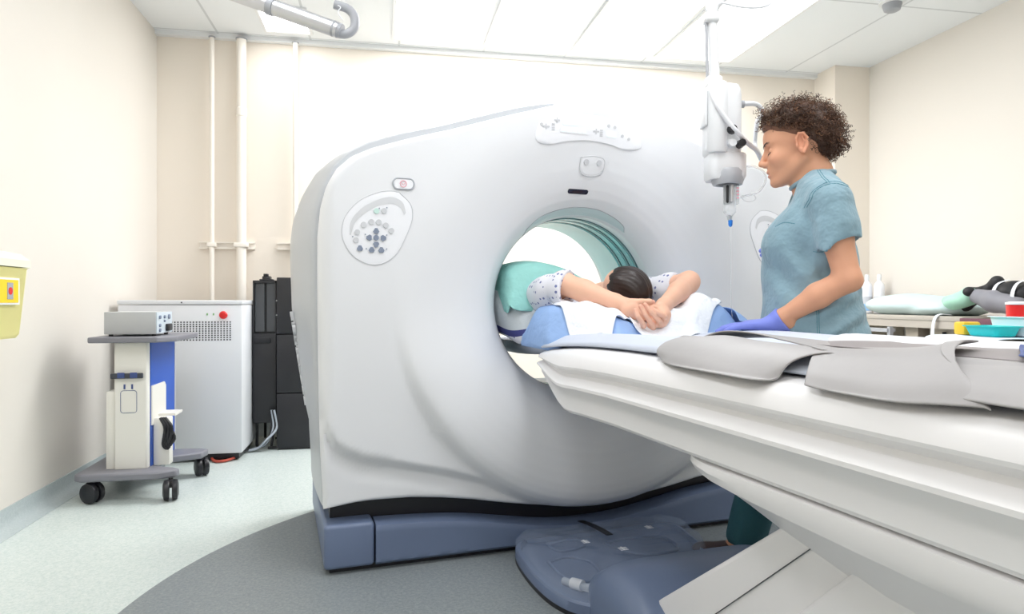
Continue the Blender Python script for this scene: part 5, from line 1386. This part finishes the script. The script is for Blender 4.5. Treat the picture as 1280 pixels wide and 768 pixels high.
# pillow, bottles, cloth
f = Field((3.16, 3.42, .80), (3.72, 4.40, 1.05), .009)
f.ell((3.45, 3.95, .898), (.21, .37, .075), .03); f.ell((3.45, 3.62, .88), (.20, .18, .05), .06); f.plane((0, 0, .8395), (0, 0, -1)); f.warp(np_noise(81, 14, .018, 9, 30))
o = organic(f, 'pillow', mat('pale_aqua_pillow', (.56, .69, .70), .8), None, Matrix.Identity(4), smooth=1); setp(o, 'pale aqua pillow lying on the beige desk', 'pillow')
def bottle(y, x, h, lab):
    e = empty('bottle', (x, y, .838), label=lab, cat='bottle', group='white bottles on the desk')
    MB().lathe([(.001, .839), (.035, .839), (.037, .85), (.037, .838+h*.68), (.030, .838+h*.76), (.014, .838+h*.82), (.014, .838+h*.85)], (x, y, 0), n=24).build('body', M['panelwhite'], e)
    MB().lathe([(.016, .838+h*.85), (.016, .838+h*.97), (.010, .838+h)], (x, y, 0), n=20).build('cap', M['metalwhite'], e)
    MB().lathe([(.0376, .90), (.0376, .96)], (x, y, 0), n=24, cap=False).build('label', M['btn'], e)
bottle(4.58, 3.60, .29, 'white plastic bottle on the desk, nearest the corner pier'); bottle(4.50, 3.64, .29, 'white plastic bottle on the desk, the one further from the pier'); bottle(4.66, 3.50, .27, 'white plastic bottle on the desk, mostly behind the woman')
o = clothgrid('cloth', [[(3.25, 4.30, .85), (3.25, 4.42, .88), (3.25, 4.52, .85)], [(3.4, 4.30, .86), (3.4, 4.42, .91), (3.4, 4.52, .86)], [(3.52, 4.3, .85), (3.52, 4.42, .88), (3.52, 4.52, .85)]], mat('blue_cloth', (.25, .48, .75), .8), None, nu=16, nv=16, amp=.6, seed=83, frame=Matrix.Identity(4), label='folded light blue cloth behind the pillow', cat='cloth', floorz=lambda a, b: 0*a+.842)
M['blacknylon'] = mat('black_nylon', (.015, .015, .018), .6); M['greynylon'] = mat('grey_nylon', (.24, .24, .27), .6); M['mint'] = mat('mint_cloth', (.38, .66, .52), .8)
BG = empty('restraint_pad', (3.4, 3.3, .83), label='black and grey immobiliser pad with a white strap, at the desk end', cat='pad')
f = Field((3.2, 2.95, .82), (3.62, 3.76, 1.08), .008)
f.chain([(3.35, 3.62, .88), (3.38, 3.46, .90), (3.40, 3.36, .97), (3.42, 3.29, 1.035), (3.43, 3.27, .98)], [.018, .03, .03, .032, .03], .02); f.cap((3.30, 3.36, .98), (3.55, 3.36, .97), .03, .03, .03)
f.plane((0, 0, .834), (0, 0, -1)); organic(f, 'black_wing', M['blacknylon'], BG, Matrix.Identity(4))
f = Field((3.2, 2.90, .81), (3.62, 3.40, 1.08), .008)
f.chain([(3.33, 3.33, .955), (3.33, 3.22, .925), (3.33, 3.08, .90)], [.042, .06, .05], .02); f.plane((0, 0, .832), (0, 0, -1)); organic(f, 'grey_pad', M['greynylon'], BG, Matrix.Identity(4))
f = Field((3.2, 2.90, .84), (3.62, 3.40, 1.1), .008)
f.ell((3.42, 3.18, .975), (.10, .075, .066), .02); f.ell((3.42, 3.09, .96), (.10, .06, .062), .02); organic(f, 'black_pouch', M['blacknylon'], BG, Matrix.Identity(4))
m = MB(); 
for y, r in ((3.205, .070), (3.105, .068)):
    m.rings([[(3.37+.006*s, y+w_, .962+0*s) for s in (0,)]+[] for w_ in (0,)]) if False else None
for y in (3.215, 3.095):
    clothgrid('white_strap', [[(3.318, y-.012, .90), (3.312, y-.012, .965), (3.345, y-.010, 1.022), (3.42, y-.01, 1.046)], [(3.318, y+.012, .90), (3.312, y+.012, .965), (3.345, y+.012, 1.022), (3.42, y+.012, 1.046)]], M['towel'], BG, nu=20, nv=4, amp=0, frame=Matrix.Identity(4))
f = Field((3.2, 3.26, .86), (3.6, 3.64, 1.06), .007); f.ell((3.32, 3.40, .955), (.06, .075, .05), .02); f.ell((3.30, 3.46, .92), (.06, .08, .035), .02); f.warp(np_noise(85, 14, .045, 30, 80))
o = organic(f, 'mint_cloth', M['mint'], None, Matrix.Identity(4)); setp(o, 'crumpled mint green cloth resting on the black immobiliser pad', 'cloth')
# white strap hanging off the desk
clothgrid('webbing_strap', [[(3.26, 3.43, .845), (3.20, 3.44, .850), (3.178, 3.455, .83), (3.176, 3.47, .78), (3.174, 3.47, .715)], [(3.26, 3.455, .845), (3.20, 3.465, .850), (3.178, 3.48, .83), (3.176, 3.495, .78), (3.174, 3.50, .715)]], M['towel'], None, nu=26, nv=4, amp=0, frame=Matrix.Identity(4), label='white webbing strap hanging over the front of the desk', cat='strap')
# supply trolley at the right edge
TRX, TRY = 2.62, 2.48
TR = empty('supply_trolley', (2.67, 2.5, 0), label='low supply trolley with an orange drawer rail at the right picture edge', cat='trolley')
M['orange'] = mat('orange_drawer', (.75, .14, .03), .45); M['turq'] = mat('turquoise_tray', (.0, .55, .55), .4); M['drawyel'] = mat('yellow_drawer', (.80, .50, .03), .45)
MB().box(2.46, 3.05, 2.36, 2.74, .745, .762, .004).build('top', M['desk'], TR)
MB().box(2.465, 2.54, 2.352, 2.36, .70, .742).build('drawer_front', M['drawyel'], TR); MB().box(2.80, 2.90, 2.352, 2.36, .70, .742).build('drawer_front', M['drawyel'], TR)
MB().box(2.545, 2.70, 2.350, 2.36, .70, .742).build('drawer_front', M['orange'], TR)
MB().box(2.46, 3.05, 2.36, 2.74, .12, .745).build('carcass', M['maroon'], TR)
for xx in (2.50, 3.0):
    for yy in (2.40, 2.70): MB().cyl((xx, yy, .0), (xx, yy, .12), .02, n=12).build('leg', M['metalwhite'], TR)
clothgrid('paper_cover', [[(2.400, 2.345, .720), (2.425, 2.345, .757), (2.47, 2.345, .772), (2.62, 2.345, .772), (2.90, 2.345, .770)], [(2.405, 2.5, .720), (2.43, 2.5, .757), (2.47, 2.5, .772), (2.62, 2.5, .772), (2.9, 2.5, .770)], [(2.405, 2.72, .72), (2.43, 2.72, .757), (2.47, 2.72, .772), (2.62, 2.72, .772), (2.9, 2.72, .77)]], mat('pale_blue_paper', (.70, .82, .92), .8), TR, nu=40, nv=10, amp=.1, frame=Matrix.Identity(4))
def tub(name, lab, cat, x0, x1, y0, y1, z0, z1, mm, flare=.012, sub=None):
    e = empty(name, ((x0+x1)/2, (y0+y1)/2, z0), label=lab, cat=cat); m = MB()
    o1 = rrect(x0, x1, y0, y1, .015, 4); cx_, cy_ = (x0+x1)/2, (y0+y1)/2
    def g(d, z): return [(x+(d if x > cx_ else -d), y+(d if y > cy_ else -d), z) for x, y in o1]
    m.rings([g(-.006, z0), g(0, z0+.004), g(flare, z1), g(flare+.008, z1), g(flare+.008, z1+.004), g(flare-.003, z1+.004), g(-.003, z0+.008)], True, True); m.build('shell', mm, e); return e
tub('tray', 'turquoise plastic tray on the supply trolley', 'tray', 2.512, 2.615, 2.42, 2.56, .777, .818, M['turq'])
tub('tub', 'white plastic tub at the right edge, holding a red lidded pot', 'tub', 2.640, 2.80, 2.40, 2.56, .777, .858, M['panelwhite'])
e = empty('pot', (2.71, 2.48, .79), label='red lidded pot standing in the white tub', cat='pot')
MB().lathe([(.05, .79), (.055, .90), (.055, .912)], (2.70, 2.48, 0), n=30).build('body', M['red'], e); MB().lathe([(.058, .913), (.058, .922), (.04, .926)], (2.70, 2.48, 0), n=30).build('lid', M['panelwhite'], e)
o = MB().box(2.53, 2.62, 2.60, 2.66, .777, .835, .01).build('packet', M['drawyel']); setp(o, 'small yellow packet behind the turquoise tray', 'packet')
